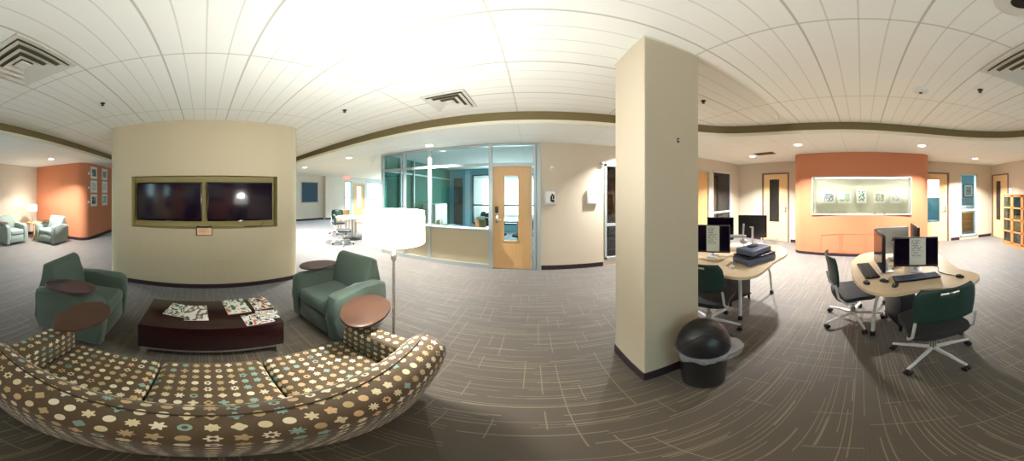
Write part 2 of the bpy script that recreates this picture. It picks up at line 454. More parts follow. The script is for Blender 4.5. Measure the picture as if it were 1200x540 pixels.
# display blocks ----------------------------------------------------
def block(sgn, v0, hw, sag, rc, depth, top, hole, m, name, recess):
    """free-standing block; sgn=+1 towards +Y, -1 towards -Y; front at v0"""
    u0, u1, q0, q1 = hole
    f = lambda u: v0+sag*(u/hw)**2
    us = sorted([-hw+rc+(2*(hw-rc))*i/16 for i in range(17)]+[u0, u1])
    fr = [(u, f(u)) for u in us]
    e = f(hw-rc)
    cl = [(-hw+rc-rc*math.sin(t), e+rc-rc*math.cos(t)) for t in [i*PI/2/8 for i in range(1, 9)]][::-1]
    cr_ = [(hw-rc+rc*math.sin(t), e+rc-rc*math.cos(t)) for t in [i*PI/2/8 for i in range(1, 9)]]
    path = [(-hw, v0+depth)]+cl+fr+cr_+[(hw, v0+depth)]
    T = lambda p: (sgn*p[0], sgn*p[1])
    mb = MB()
    for a, b in zip(path, path[1:]):
        inside = a[0] >= u0-1e-6 and b[0] <= u1+1e-6 and abs(b[0]-a[0]) > 1e-6 and a[1] < v0+depth/2 and b[1] < v0+depth/2 and abs(a[0]) <= hw-rc+1e-6 and abs(b[0]) <= hw-rc+1e-6
        for z0, z1 in ((0, q0), (q0, q1), (q1, top)):
            if inside and z0 == q0: continue
            A, B = T(a), T(b); mb.quad((*A, z0), (*B, z0), (*B, z1), (*A, z1))
    A, B = T(path[0]), T(path[-1]); mb.quad((*A, 0), (*B, 0), (*B, top), (*A, top))
    bmesh.ops.remove_doubles(mb.bm, verts=mb.bm.verts, dist=1e-5)
    struct(name, mb, m, True)
    # recess lining
    mid = [p for p in fr if u0-1e-6 <= p[0] <= u1+1e-6]
    mb = MB(); rb = recess
    L = [T(p) for p in rb]; F = [T(p) for p in mid]
    for a, b in zip(L, L[1:]): mb.quad((*a, q0), (*b, q0), (*b, q1), (*a, q1))
    mb.quad((*F[0], q0), (*L[0], q0), (*L[0], q1), (*F[0], q1)); mb.quad((*F[-1], q0), (*L[-1], q0), (*L[-1], q1), (*F[-1], q1))
    for z in (q0, q1):
        mb.bm.faces.new([mb.bm.verts.new((*p, z)) for p in F+L[::-1]])
    return mb, [T((p[0], p[1]-.012)) for p in path[1:-1]]
mb, bb = block(1, 3.07, 1.55, .08, .2, 1.5, ZC, (-1.12, 1.14, .965, 1.757), 'tvwall', 'wall_television', [(-1.12, 3.3), (1.14, 3.3)])
struct('trim_3', mb, mat('olive_recess_paint', srgb(168, 156, 104), .6, var=.03))
struct('baseboard_television', ribbon(MB(), bb, 0, .075, close=False), 'base')
mb, bb = block(-1, 4.78, 1.64, .08, .22, 1.05, ZS, (-1.17, 1.18, .99, 1.88), 'orange', 'wall_orange_display', [(-1.17, 5.08), (0, 5.42), (1.18, 5.08)])
struct('trim_4', mb, mat('case_lining', srgb(206, 204, 188), .7, var=.02))
struct('baseboard_display', ribbon(MB(), bb, 0, .07, close=False), 'base')
# access panel outlines on both block fronts
def outline(mb, x0, x1, z0, z1, y, w=.006, d=.004):
    mb.box(x0, x1, y, y+d, z1-w, z1); mb.box(x0, x1, y, y+d, z0, z0+w); mb.box(x0, x0+w, y, y+d, z0, z1); mb.box(x1-w, x1, y, y+d, z0, z1)
mb = MB(); outline(mb, -.05, .34, .09, .50, 3.066); struct('trim_5', mb, 'beige')
mb = MB(); outline(mb, -.62, -.1, .1, .55, -4.782); outline(mb, -.08, .45, .1, .55, -4.782); outline(mb, .5, .95, .1, .55, -4.782); struct('trim_6', mb, 'orange')
# column
struct('wall_column', MB().box(1.035, 1.465, -1.05, -.61, 0, ZC, .006, 1), 'column')
struct('baseboard_column', MB().box(1.028, 1.472, -1.057, -.603, 0, .1, .003, 1), 'base')
mb = MB(); mb.box(1.028, 1.472, -1.057, -.603, ZC-.012, ZC-.001); struct('trim_7', mb, 'lip')
# baseboards
mb = MB(); mb.box(GLASS-.012, GLASS, -1.36, -.16, 0, .09); mb.box(GLASS-.012, GLASS, -3.4, -2.5, 0, .09); struct('baseboard_right', mb, 'base')
mb = MB()
for a, b in ((3.08, 3.9), (1.65, 2.08), (-2.98, -2.68), (-4.2, -3.68)): mb.box(a, b, -5.9, -5.888, 0, .09)
struct('baseboard_back', mb, 'base')
struct('baseboard_left', MB().box(XL, XL+.012, -2.8, 5.4, 0, .09), 'base')
mb = MB(); mb.box(-3.4, 6.4, YF-.012, YF, 0, .1); mb.box(6.39, 7.16, 9.738, 9.752, 0, .1); mb.box(7.16, 7.9, YF-.012, YF, 0, .1); struct('baseboard_far', mb, 'base')

# glass office ------------------------------------------------------
wallX('wall_office_far', 8.0, 8.12, -.2, 3.4, [(-.1, 2.35, .3, 2.2)], 'bluewall')
wallY('wall_office_left', 3.36, 3.44, 4.0, 8.0, [], 'teal')
wallY('wall_office_right', -.32, -.2, 4.02, 8.0, [], 'white')
mb = MB()
ys = [3.40, 2.75, 2.09, .80, -.04]
for y in ys: mb.box(GLASS-.02, GLASS+.05, y-.03, y+.03, 0, ZS-.01)
mb.box(GLASS-.02, GLASS+.05, -.15, -.06, 0, ZS-.01)
mb.box(GLASS-.015, GLASS+.045, -.1, 3.40, 2.40, ZS-.005)
mb.box(GLASS-.015, GLASS+.045, -.1, 3.40, 2.02, 2.07)
mb.box(GLASS-.015, GLASS+.045, .8, 3.40, 0, .09)
mb.box(GLASS-.015, GLASS+.045, .8, 3.40, .76, .80)
for x in (4.55, 5.2, 6.2): mb.box(x-.025, x+.025, 3.30, 3.36, 0, ZS-.01)
mb.box(4.0, 8.0, 3.32, 3.36, 2.02, 2.07)
struct('window_1', mb, 'alu')
for i, (a, b) in enumerate(((2.12, 2.72), (2.78, 3.37), (.83, 2.06))):
    struct(f'trim_{8+i}', MB().box(GLASS+.0, GLASS+.03, a, b, .09, .76), 'tvwall')
k = 2
for a, b in ((2.78, 3.37), (2.12, 2.72), (.83, 2.06)):
    struct(f'window_{k}', MB().box(GLASS+.01, GLASS+.018, a, b, .8, 2.02), 'glass'); k += 1
    struct(f'window_{k}', MB().box(GLASS+.01, GLASS+.018, a, b, 2.07, 2.40), 'glassteal'); k += 1
struct(f'window_{k}', MB().box(GLASS+.01, GLASS+.018, -.01, .77, 2.07, 2.40), 'glassteal'); k += 1
mb = MB(); mb.box(GLASS-.09, GLASS+.22, .83, 3.37, .80, .825, .004); struct('windowsill', mb, 'silver')
# office far window frame
mb = MB()
for y in (-.1, 1.1, 2.35): mb.box(7.98, 8.1, y-.025, y+.025, .3, 2.2)
for z in (.3, 1.02, 2.2): mb.box(7.98, 8.1, -.1, 2.35, z-.025, z+.025)
struct('window_9', mb, 'dark'); k = 10
struct('window_30', MB().box(7.97, 8.0, 2.78, 3.16, 0, 2.1), 'darkwall')  # flat dark panel standing in for a dark opening, darkness is its colour
struct('window_31', MB().box(7.96, 7.99, 2.46, 2.66, 0, 2.4), mat('pale_blue_panel', srgb(176, 214, 236), .5))  # pale blue strip of the wall edge, built as a panel
# other windows
def window(y0, y1, z0, z1, loc, rz, rails=(), m='alu', glass='glass', w=.045):
    global k
    mb = MB()
    mb.box(0, w, -.02, .1, z0, z1); mb.box(y1-y0-w, y1-y0, -.02, .1, z0, z1); mb.box(0, y1-y0, -.02, .1, z1-w, z1); mb.box(0, y1-y0, -.02, .1, z0, z0+w)
    for r in rails: mb.box(w, y1-y0-w, -.015, .09, r-.025, r+.025)
    o = struct(f'window_{k}', mb, m); place(o, loc, rz); k += 1
    struct(f'pane_of_window', MB().box(w, y1-y0-w, .03, .038, z0+w, z1-w), glass, parent=o)
    return o
window(0, 1.06, .14, 2.08, (GLASS, -1.39, 0), -PI/2, (.86,), glass='glassdark')
window(0, .92, .12, 2.14, (GLASS, -4.5, 0), -PI/2, (.93,), glass='glassdark', m='silver')
window(0, .62, .1, 2.12, (-3.0, -5.9, 0), PI, (.95,), m='silver')
window(0, 1.08, .95, 2.11, (5.0, YF, 0), 0, (), glass='navy', m='alu')
window(0, .55, .1, 2.2, (7.95, YF, 0), 0, (1.2,))
window(0, 2.6, .1, 2.3, (9.8, YF, 0), 0, (1.05,))
window(0, 4.0, .8, 2.2, (XR, 9.0, 0), -PI/2, (1.5,))
window(0, 4.7, .7, 2.2, (XL, -2.3, 0), PI/2, (1.45,))  # added window out of view, lets in fill daylight

def door(n, w, h, loc, rz, m, gl, handle, frame='alu', glass='glass', keypad=False, fw=.045):
    """leaf with a vision panel; gl=(x0,x1,z0,z1)"""
    x0, x1, z0, z1 = gl; mb = MB(); a = fw
    wall_openings(mb, a, w-a, [gl], h-a, lambda p, q, r, s: mb.box(p, q, .02, .065, max(r, .01), s))
    o = struct(f'door_{n}', mb, m); place(o, loc, rz)
    f = MB(); f.box(0, a, -.02, .1, 0, h); f.box(w-a, w, -.02, .1, 0, h); f.box(a, w-a, -.02, .1, h-a, h); f.build('door_frame', frame, o, False)
    g = MB(); outline(g, x0-.015, x1+.015, z0-.015, z1+.015, .014, .02, .012); g.build('glazing_bead', m, o, False)
    MB().box(x0, x1, .038, .044, z0, z1).build('vision_pane', glass, o, False)
    hx = w-a-.07 if handle == 'r' else a+.07; d = -1 if handle == 'r' else 1
    q = MB(); q.box(hx-.028, hx+.028, .008, .02, .93, 1.08, .005); q.tube([(hx, .02, 1.0), (hx, -.035, 1.0)], .011); q.tube([(hx, -.035, 1.0), (hx+d*.1, -.035, .998)], .010)
    q.build('door_handle', 'chrome', o)
    if keypad: MB().box(hx-.03, hx+.03, -.01, .02, 1.12, 1.24, .006).build('door_keypad', 'black', o)
    g = MB()
    for z in (.25, 1.05, 1.85): xx = a if handle == 'r' else w-a; g.cyl(xx, .012, z-.05, z+.05, .009, 8)
    g.build('door_hinge', 'chrome', o)
    return o
door(1, .76, 2.02, (GLASS-.0, .77, 0), -PI/2, 'maple', (.225, .5, .58, 1.83), 'l', 'alu', keypad=True, fw=.02)
door(2, .9, 2.12, (3.03, -5.9, 0), PI, 'paledoor', (.24, .58, .6, 1.92), 'r', 'bronze', 'glassdark')
door(3, .9, 2.12, (-1.72, -5.9, 0), PI, 'paledoor', (.2, .6, .62, 1.9), 'r', 'bronze')
door(4, .88, 2.12, (-4.2, -5.84, 0), PI/2, 'paledoor', (.2, .46, .6, 1.9), 'r', 'bronze', 'glassdark')
door(5, .92, 2.12, (GLASS, -3.46, 0), -PI/2, 'maple', (.2, .5, .6, 1.9), 'l', 'alu', 'glassdark')
door(6, 1.04, 2.12, (8.62, YF, 0), 0, 'maple', (.35, .75, .6, 1.9), 'l', 'alu')

# small rooms seen through glass ------------------------------------
wallY('wall_rooms_end', -8.6, -8.5, -6.0, 4.1, [(-4.1, -2.6, 1.3, 2.2), (-2.3, -1.0, .9, 2.2)], 'bluewall')
wallX('wall_room_divider', -1.2, -1.1, -8.5, -6.03, [], 'bluewall')
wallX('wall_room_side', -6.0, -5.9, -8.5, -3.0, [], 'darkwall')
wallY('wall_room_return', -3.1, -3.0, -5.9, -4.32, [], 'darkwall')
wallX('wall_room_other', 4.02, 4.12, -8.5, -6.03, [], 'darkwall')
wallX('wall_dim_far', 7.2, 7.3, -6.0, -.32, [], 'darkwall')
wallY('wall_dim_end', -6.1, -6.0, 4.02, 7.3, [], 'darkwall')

# ------------------------------------------------------------------ ceiling fittings
def vent(x, y, s, label, rot=0):
    t = thing('ceiling_vent', label, 'vent', (x, y, ZC), rot)
    mb = MB(); h = s/2
    outline_z = lambda mb, a, b, z0, z1: (mb.box(-a, a, b, a, z0, z1), mb.box(-a, a, -a, -b, z0, z1), mb.box(-a, -b, -b, b, z0, z1), mb.box(b, a, -b, b, z0, z1))
    mb.box(-h, h, -h, h, -.004, -.001); mb.build('backing', 'ventdark', t, False)
    mb = MB(); outline_z(mb, h, h-.035, -.014, -.004); mb.build('frame', 'vent', t, False)
    for i in range(3):
        a = h-.04-i*.07; mb = MB()
        for sg in (1, -1):
            mb.quad((-a, sg*a, -.03), (a, sg*a, -.03), (a-.05, sg*(a-.05), -.008), (-a+.05, sg*(a-.05), -.008))
            mb.quad((sg*a, -a, -.03), (sg*a, a, -.03), (sg*(a-.05), a-.05, -.008), (sg*(a-.05), -a+.05, -.008))
        mb.build('louvre', 'vent', t, False)
    MB().box(-.05, .05, -.05, .05, -.03, -.012, .006).build('centre_plate', 'vent', t)
    return t
vent(-1.2, 1.02, .58, 'square white ceiling vent beside the television wall')
vent(2.2, .92, .5, 'square white ceiling vent near the bulkhead facing the glass office')
vent(-1.2, -1.14, .58, 'square white ceiling vent over the aisle beside the desk with the paper note')
mb = MB(); mb.box(-.24, .24, -.12, .12, -.008, 0); 
for i in range(7): mb.box(-.22, .22, -.1+i*.03, -.09+i*.03, -.014, -.006)
o = mb.build('ceiling_grille', 'ventdark', None, False); place(o, (2.22, -4.45, ZS-.001), 0); tag(o, 'grey slotted grille in the low ceiling by the far pale door', 'vent')
for i, (x, y, lb) in enumerate(((-1.14, 2.17, 'small dark sprinkler head in the ceiling left of the television wall'), (1.67, 2.1, 'small dark sprinkler head in the ceiling right of the television wall'), (1.63, -1.73, 'small dark sprinkler head in the ceiling behind the column'), (-1.12, -1.76, 'small dark sprinkler head between the ceiling vent and the smoke detector'))):
    t = thing('sprinkler_head', lb, 'sprinkler', (x, y, ZC))
    MB().lathe([(.03, -.001), (.03, -.006), (.012, -.012), (.012, -.03)], n=16).build('cover_plate', 'dark', t)
    MB().lathe([(.02, -.03), (.02, -.034)], n=12).build('deflector', 'dark', t)
t = thing('smoke_detector', 'white smoke detector box in the ceiling above the orange display wall', 'smoke detector', (-.58, -2.0, ZC))
MB().lathe([(.075, -.001), (.075, -.02), (.06, -.035), (.03, -.04)], n=24).build('body', 'whiteplastic', t)
MB().lathe([(.02, -.04), (.018, -.046)], n=12).build('sensor_cap', 'dark', t)
t = thing('ceiling_speaker', 'round white ceiling speaker at the top edge by the vent', 'speaker', (-.6, -.62, ZC))
MB().lathe([(.12, -.001), (.12, -.008), (.1, -.012)], n=32).build('grille_ring', 'vent', t)
MB().lathe([(.05, -.012), (.045, -.02)], n=24).build('centre_cone', 'dark', t)

def area(loc, e, size, rot=(0, 0, 0), col=(1, .98, .95), spread=PI*.66, shape='DISK', sy=None):
    l = bpy.data.lights.new('lamp_light', 'AREA'); l.energy = e; l.size = size; l.color = col; l.spread = spread
    l.shape = shape
    if sy: l.size_y = sy
    o = bpy.data.objects.new('lamp_light', l); C.objects.link(o); o.location = loc; o.rotation_euler = rot; return o
E0 = 62
dls = [(-3.85, 4.3, 'over the two armchairs in the corner', 1.2), (3.6, 1.94, 'in front of the glass office ledge', 1), (3.57, 4.3, 'over the round table past the glass office', 2), (3.58, 6.85, 'far down the hall behind the television wall', 2.4), (1.21, -3.85, 'left of the smoke detector above the orange display wall', 1.15), (-1.17, -3.95, 'at the right corner of the orange display wall', 1.15), (2.67, -4.65, 'by the slotted grille near the far pale door', 1.45), (-2.95, -4.9, 'in front of the narrow window between two doors', 1.4),
       (3.5, -1.75, 'behind the column by the dark window', .7)]
for x, y, w, f in dls:
    t = thing('ceiling_light', 'round recessed ceiling light ' + w, 'ceiling light', (x, y, ZS-.002), group=None)
    MB().lathe([(.095, 0), (.095, -.006), (.075, -.008), (.075, -.001)], n=28, cap=False).build('trim_ring', 'whiteplastic', t)
    MB().lathe([(.074, -.002), (.072, -.004)], n=24).build('diffuser', 'diff', t)
    area((x, y, ZS-.015), E0*f, .13)
for x, y in ((-4.2, 1.4), (-3.6, -1.6), (-4.6, -1.0), (7.0, 6.5), (9.5, 8.0), (11, 6)):
    area((x, y, ZS-.015), E0*(2.6 if x > 5 else .1), .13)

# ------------------------------------------------------------------ armchairs
def armchair(label, loc, rz, body='green', tab='darktab', tabside=1, tabrot=.15, grp='tablet armchairs'):
    """front towards +x; tablet arm on side tabside (y)"""
    t = thing('armchair', label, 'armchair', loc, rz, grp)
    hw, aw = .38, .135
    for s in (1, -1):
        y0, y1 = sorted((s*(hw-aw), s*hw))
        prof = [(-.30, .055), (.32, .055), (.335, .30), (.335, .50), (.315, .555), (.26, .58), (0, .585), (-.22, .57), (-.33, .53), (-.35, .45), (-.33, .2)]
        mb = MB(); mb.extr(prof, y0, y1, .035)
        mb.move(lambda c: (c.y, c.x, c.z)); mb.build('arm', body, t)
    MB().box(-.31, .315, -.238, .238, .07, .29, .02).build('seat_base', body, t)
    MB().box(-.16, .325, -.238, .238, .285, .435, .045, 4).build('seat_cushion', body, t)
    prof = [(-.37, .12), (-.20, .12), (-.13, .42), (-.155, .58), (-.205, .75), (-.235, .785), (-.285, .795), (-.34, .765), (-.375, .5)]
    mb = MB(); mb.extr(prof, -.265, .265, .035); mb.move(lambda c: (c.y, c.x + 0, c.z)); mb.build('backrest', body, t)
    for x in (-.27, .27):
        for y in (-.3, .3): MB().lathe([(.018, 0), (.024, .055)], x, y, 12).build('foot', 'chrome', t)
    mb = MB(); mb.prism(ell(.02, tabside*(hw-.06), .23, .135, tabrot*tabside, egg=.12), .63, .65, .006); mb.build('tablet', tab, t)
    MB().cyl(.0, tabside*(hw-.06), .57, .632, .018, 12).build('tablet_pivot', 'dark', t)
    return t
armchair('dark green armchair left of the coffee table with a dark oval tablet on its arm', (-1.12, 1.76, 0), .08, tabside=-1, tabrot=-.25)
armchair('dark green armchair right of the coffee table with an oval tablet on its far arm', (1.29, 1.74, 0), PI+.05, tabside=-1)
armchair('brightly lit green armchair against the beige wall, cut by the picture edge', (-4.95, 3.75, 0), 0.0, 'greenlit', 'walnut', -1, .1)
armchair('brightly lit green armchair in front of the orange lounge wall', (-4.18, 4.70, 0), -PI/2, 'greenlit', 'walnut', -1, .0)
# side table and table lamp between the corner chairs
t = thing('side_table', 'small light wood side table between the two corner armchairs', 'side table', (-5.02, 4.78, 0))
MB().box(-.2, .2, -.2, .2, .5, .53, .005).build('table_top', 'maple', t)
for x in (-.17, .17):
    for y in (-.17, .17): MB().box(x-.018, x+.018, y-.018, y+.018, 0, .5).build('leg', 'maple', t, False)
t = thing('table_lamp', 'small lit table lamp with a white drum shade in the lounge corner', 'lamp', (-5.0, 4.66, .53))
MB().lathe([(.07, 0), (.07, .012), (.015, .02)], n=20).build('lamp_base', 'chrome', t)
MB().cyl(-.03, 0, .015, .42, .007, 8).build('stem', 'chrome', t); MB().cyl(.03, 0, .015, .42, .007, 8).build('stem', 'chrome', t)
MB().lathe([(.15, .385), (.15, .58)], n=28, cap=False).build('lamp_shade', 'shade2', t)

# ------------------------------------------------------------------ sofa
t = thing('sofa', 'brown three seat sofa with rows of cream and blue flowers, stars and discs', 'sofa', (0.04, 0, 0))
MB().box(-.76, .76, .50, .98, .07, .30, .03).build('seat_base', 'pattern', t)
for i, x in enumerate((-.487, 0, .487)):
    mb = MB(); mb.box(x-.24, x+.24, .50, 1.02, .295, .445, .04, 4)
    mb.build('seat_cushion', 'pattern', t)
def sofa_back():
    # profile (y,z) leaning back towards the camera, rounded top, ends swept round
    prof = [(.60, .12), (.60, .42), (.555, .60), (.515, .675), (.48, .71), (.44, .725), (.395, .72), (.355, .70), (.333, .665), (.33, .61), (.345, .52), (.385, .36), (.43, .20), (.46, .06), (.60, .06)]
    mb = MB(); n = 28; rings = []
    for i in range(n+1):
        u = -1+2*i/n; x = .875*u
        e = max(0, abs(u)-.86)/.14; sh = 1-.16*(1-math.sqrt(max(0, 1-e*e)))*1.6
        cy, cz = .48, .40
        ring = []
        for (y, z) in prof:
            yy = cy+(y-cy)*sh; zz = cz+(z-cz)*sh if z > cz else z
            yy += .05*abs(u)**3
            ring.append(mb.bm.verts.new((x, yy, zz)))
        rings.append(ring)
    m = len(prof)
    for a, b in zip(rings, rings[1:]):
        for j in range(m): mb.bm.faces.new((a[j], a[(j+1) % m], b[(j+1) % m], b[j]))
    mb.bm.faces.new(list(reversed(rings[0]))); mb.bm.faces.new(rings[-1])
    L = [0]
    for p, q in zip(prof, prof[1:]): L.append(L[-1]+math.dist(p, q))
    vi = {v: (j, v.co.x) for r_ in rings for j, v in enumerate(r_)}
    mb.custom = lambda face: [(vi[l.vert][1], L[vi[l.vert][0]]) for l in face.loops] if len(face.verts) == 4 and {vi[v][0] for v in face.verts} != {0, m-1} else None
    return mb
sb = sofa_back().build('backrest', 'pattern', t)
pm = MB(); pm.tube([(-.82+1.64*i/20, .43+.05*abs(-1+2*i/20)**3, .727) for i in range(1, 20)], .004, 6); pm.build('piping', mat('brown_piping', srgb(66, 50, 34), .8), sb)
for s in (1, -1):
    y0, y1 = sorted((s*.735, s*.855))
    prof = [(.56, .08), (.98, .08), (1.0, .3), (.995, .55), (.965, .595), (.6, .61), (.53, .60)]
    MB().extr(prof, y0, y1, .025).build('arm', 'pattern', t)
for x in (-.7, .7):
    for y in (.55, .92): MB().cyl(x, y, 0, .08, .022, 12).build('foot', 'dark', t)
mb = MB(); mb.prism(ell(-.72, 1.04, .22, .13, PI/2-.12, egg=.1), .665, .683, .006); mb.build('tablet', 'walnut', t)
mb = MB(); mb.prism(ell(.885, .95, .235, .15, .50, egg=.1), .665, .683, .006); mb.build('tablet', 'walnut', t)
for x in (-.78, .82): MB().cyl(x, .93, .59, .666, .018, 12).build('tablet_pivot', 'dark', t)

# ------------------------------------------------------------------ coffee table and magazines
t = thing('coffee_table', 'low dark red-brown box coffee table on short chrome legs', 'coffee table', (.055, 1.715, 0))
MB().box(-.535, .535, -.25, .25, .12, .385, .006).build('body', 'espresso', t)
mb = MB(); mb.box(-.53, .53, -.245, .245, .100, .119); mb.build('rail', 'chrome', t, False)
for x in (-.50, .50):
    for y in (-.215, .215): MB().box(x-.02, x+.02, y-.02, y+.02, 0, .1).build('leg', 'chrome', t, False)
def magazine(label, cx, cy, w, h, rz, mt, z=.386, th=.006):
    t = thing('magazine', label, 'magazine', (cx, cy, z), rz, 'magazines on the coffee table')
    MB().box(-w/2, w/2, -h/2, h/2, 0, th-.0015).build('pages', 'paper', t, False)
    MB().box(-w/2, w/2, -h/2, h/2, th-.0015, th).build('cover', mt, t, False)
wt, bk, gn, tn, gy = srgb(232, 232, 226), srgb(24, 26, 26), srgb(60, 110, 70), srgb(170, 150, 120), srgb(140, 140, 140)
magazine('open magazine with dark green leaves, left end of the pair on the coffee table', -.21, 1.76, .2, .22, -.25, m_art('leaf_print', [wt, bk, wt, gn, wt], 3.2, 1))
magazine('white and grey magazine overlapping the leafy one on the coffee table', -.065, 1.71, .19, .26, .05, m_art('stone_print', [wt, gy, srgb(90, 70, 70), wt, wt], 3, 3), z=.3935)
magazine('magazine with orange patches and a green square near the coffee table back edge', .28, 1.83, .2, .27, .12, m_art('orange_print', [srgb(200, 110, 60), wt, wt, gn, wt], 3, 5))
magazine('magazine with a red-brown photo at the back right corner of the coffee table', .505, 1.85, .17, .24, .08, m_art('red_print', [srgb(150, 60, 50), wt, tn, bk, wt], 3, 7))
magazine('white magazine with small dark figures at the front right corner of the coffee table', .41, 1.57, .22, .17, .1, m_art('figure_print', [wt, wt, bk, wt, srgb(170, 90, 70)], 3.4, 9))
magazine('tan edged magazine tucked under the one at the front right corner', .50, 1.61, .18, .14, -.15, m_art('tan_print', [wt, tn, wt, bk, wt], 3, 11), z=.3935)

# ------------------------------------------------------------------ floor lamp
t = thing('floor_lamp', 'lit floor lamp with a glowing white drum shade behind the sofa arm', 'floor lamp', (1.01, .79, 0))
MB().lathe([(.13, 0), (.13, .012), (.03, .022), (.012, .03)], n=32).build('lamp_base', 'chrome', t)
MB().cyl(0, 0, .02, 1.1, .009, 12).build('pole', 'chrome', t)
MB().lathe([(.011, 1.07), (.018, 1.085), (.018, 1.12), (.011, 1.135)], n=16).build('switch', 'chrome', t)
for s in (1, -1): MB().tube([(0, 0, 1.13), (s*.016*.68, -s*.016*.73, 1.16), (s*.03*.68, -s*.03*.73, 1.2), (s*.03*.68, -s*.03*.73, 1.3)], .005, 8).build('harp', 'chrome', t)
mb = MB(); mb.lathe([(.19, 1.2), (.187, 1.39)], n=48, cap=False); sh = mb.build('lamp_shade', 'shade', t)
MB().sphere((0, 0, 1.3), .03).build('bulb', 'bright', t)
def point(loc, e, r, col=(1, .97, .92)):
    l = bpy.data.lights.new('bulb_light', 'POINT'); l.energy = e; l.shadow_soft_size = r; l.color = col
    o = bpy.data.objects.new('bulb_light', l); C.objects.link(o); o.location = loc; return o
point((1.01, .79, 1.40), 50, .08)
point((-5.0, 4.66, 1.14), 8, .05)

# ------------------------------------------------------------------ televisions and wall bits
def tv(label, x0, x1, z0, z1, y):
    cx = (x0+x1)/2; w = (x1-x0)/2; h = z1-z0
    t = thing('television', label, 'television', (cx, y, z0), 0, 'televisions in the wall recess')
    mb = MB(); mb.box(-w, w, 0, .05, 0, h, .006); mb.build('housing', 'bezel', t)
    MB().box(-w+.018, w-.018, -.003, .001, .03, h-.018).build('screen', 'gloss', t, False)
    MB().box(-.05, .05, -.006, .01, -.012, .006, .003).build('badge', 'chrome', t)
tv('black wall television on the left in the recess', -1.07, -.03, 1.06, 1.665, 3.22)
tv('black wall television on the right in the recess', .055, 1.09, 1.06, 1.665, 3.22)
t = thing('sign_holder', 'small peach coloured sign in a dark holder below the two televisions', 'sign', (.005, 3.045, .87))
MB().box(-.115, .115, 0, .02, 0, .14, .003).build('holder', 'dark', t)
MB().box(-.105, .105, -.003, .0, .01, .115).build('sign_face', m_text('peach_print', srgb(238, 196, 158), srgb(150, 100, 70), 6), t, False)
mb = MB(); mb.tube([(-.1, .01, .14), (-.05, -.005, .125), (.05, -.005, .125), (.1, .01, .14)], .01, 8); mb.build('clip', 'dark', t)
t = thing('cable', 'thin dark cable lying at the bottom of the television recess', 'cable', (0, 0, 0))
MB().tube([(.62, 3.17, .973), (.70, 3.16, .976), (.78, 3.18, .974), (.9, 3.19, .975), (.92, 3.20, 1.03)], .006, 6).build('cord', 'black', t)

def wallframe(name, label, cat, loc, rz, w, h, d, fm, art, mat_w=.02, group=None, name2='print'):
    t = thing(name, label, cat, loc, rz, group)
    mb = MB(); outline(mb, -w/2, w/2, 0, h, -d, mat_w, d); mb.build('frame', fm, t, False)
    MB().box(-w/2+mat_w*.9, w/2-mat_w*.9, -d*.6, -.001, mat_w*.9, h-mat_w*.9).build('mount', 'paper', t, False)
    q = mat_w+min(w, h)*.16
    MB().box(-w/2+q, w/2-q, -d*.6-.002, -d*.6, q, h-q).build(name2, art, t, False)
    return t
# six pictures on the side of the orange lounge wall (x=-3.45)
cols = [srgb(20, 60, 66), srgb(12, 30, 34), srgb(150, 190, 186), srgb(30, 80, 76), srgb(200, 214, 206)]
rows = [(1.98, 'top'), (1.53, 'middle'), (1.08, 'bottom')]
for c, (yy, side) in enumerate(((5.93, 'near'), (6.7, 'far'))):
    for r_, (zb, nm) in enumerate(rows):
        a = m_art(f'framed_print_{c}{r_}', random.sample(cols, 5), 4, c*3+r_*5+2) if not (r_ == 1) else m_art(f'sketch_{c}', [wt, gy, wt, srgb(170, 180, 180), wt], 6, c*4+1)
        wallframe('framed_picture', f'white framed picture, {nm} row, {side} column on the orange wall side', 'picture', (-3.449, yy, zb-.02), PI/2, .42, .40, .02, 'whiteplastic', a, .02, 'framed pictures on the orange wall side')
for zb, nm in rows:
    o = MB().box(-.05, .05, -.006, 0, 0, .07).build('caption_sign', 'paper', None, False); place(o, (-3.446, 5.62 if zb else 0, zb+.1), PI/2)
    tag(o, f'small white caption card left of the {nm} row of framed pictures', 'caption card', 'caption cards on the orange wall side')

# wall boxes by the office door
def glyph(mb, shapes, y):
    for x0, x1, z0, z1 in shapes: mb.box(x0, x1, y, y+.002, z0, z1)
for (yy, label, gl, gm) in ((-.325, 'white wall sign box with dark figures beside the wooden door', [(.0, .035, .03, .13), (.035, .075, .02, .06), (.045, .075, .08, .15), (.02, .05, .14, .17)], 'dark'), (-1.13, 'grey wall sign box next to the narrow dark window', [(-.04, -.02, .08, .17), (-.04, .0, .16, .18), (.01, .05, .05, .07), (.01, .03, .07, .13)], 'silver')):
    t = thing('wall_sign', label, 'sign', (GLASS-.001, yy, 1.285), -PI/2)
    MB().box(-.105, .105, -.045, 0, 0, .265, .005).build('housing', 'silver', t)
    MB().box(-.075, .085, -.048, -.044, .03, .24).build('face', 'paper', t, False)
    mb = MB(); glyph(mb, [(a, b, c+.02, d+.03) for a, b, c, d in gl], -.052); mb.build('figure', gm, t, False)
t = thing('thermostat', 'small white thermostat high on the wall beside the wooden door', 'thermostat', (GLASS-.001, -.36, 1.93), -PI/2)
MB().box(-.03, .03, -.025, 0, 0, .08, .004).build('housing', 'whiteplastic', t); MB().box(-.012, .012, -.028, -.024, .02, .03).build('slot', 'dark', t, False)
t = thing('wall_sensor', 'small grey bracket box at the top corner of the narrow dark window', 'wall box', (GLASS-.001, -1.33, 2.02), -PI/2)
MB().box(-.035, .035, -.05, 0, 0, .09, .004).build('housing', 'alu', t); MB().box(-.012, .012, -.06, -.05, .03, .06).build('lens', 'dark', t, False)
t = thing('light_switch', 'small grey sensor plate on the office side of the column', 'switch', (1.24, -1.052, 1.62), PI); 
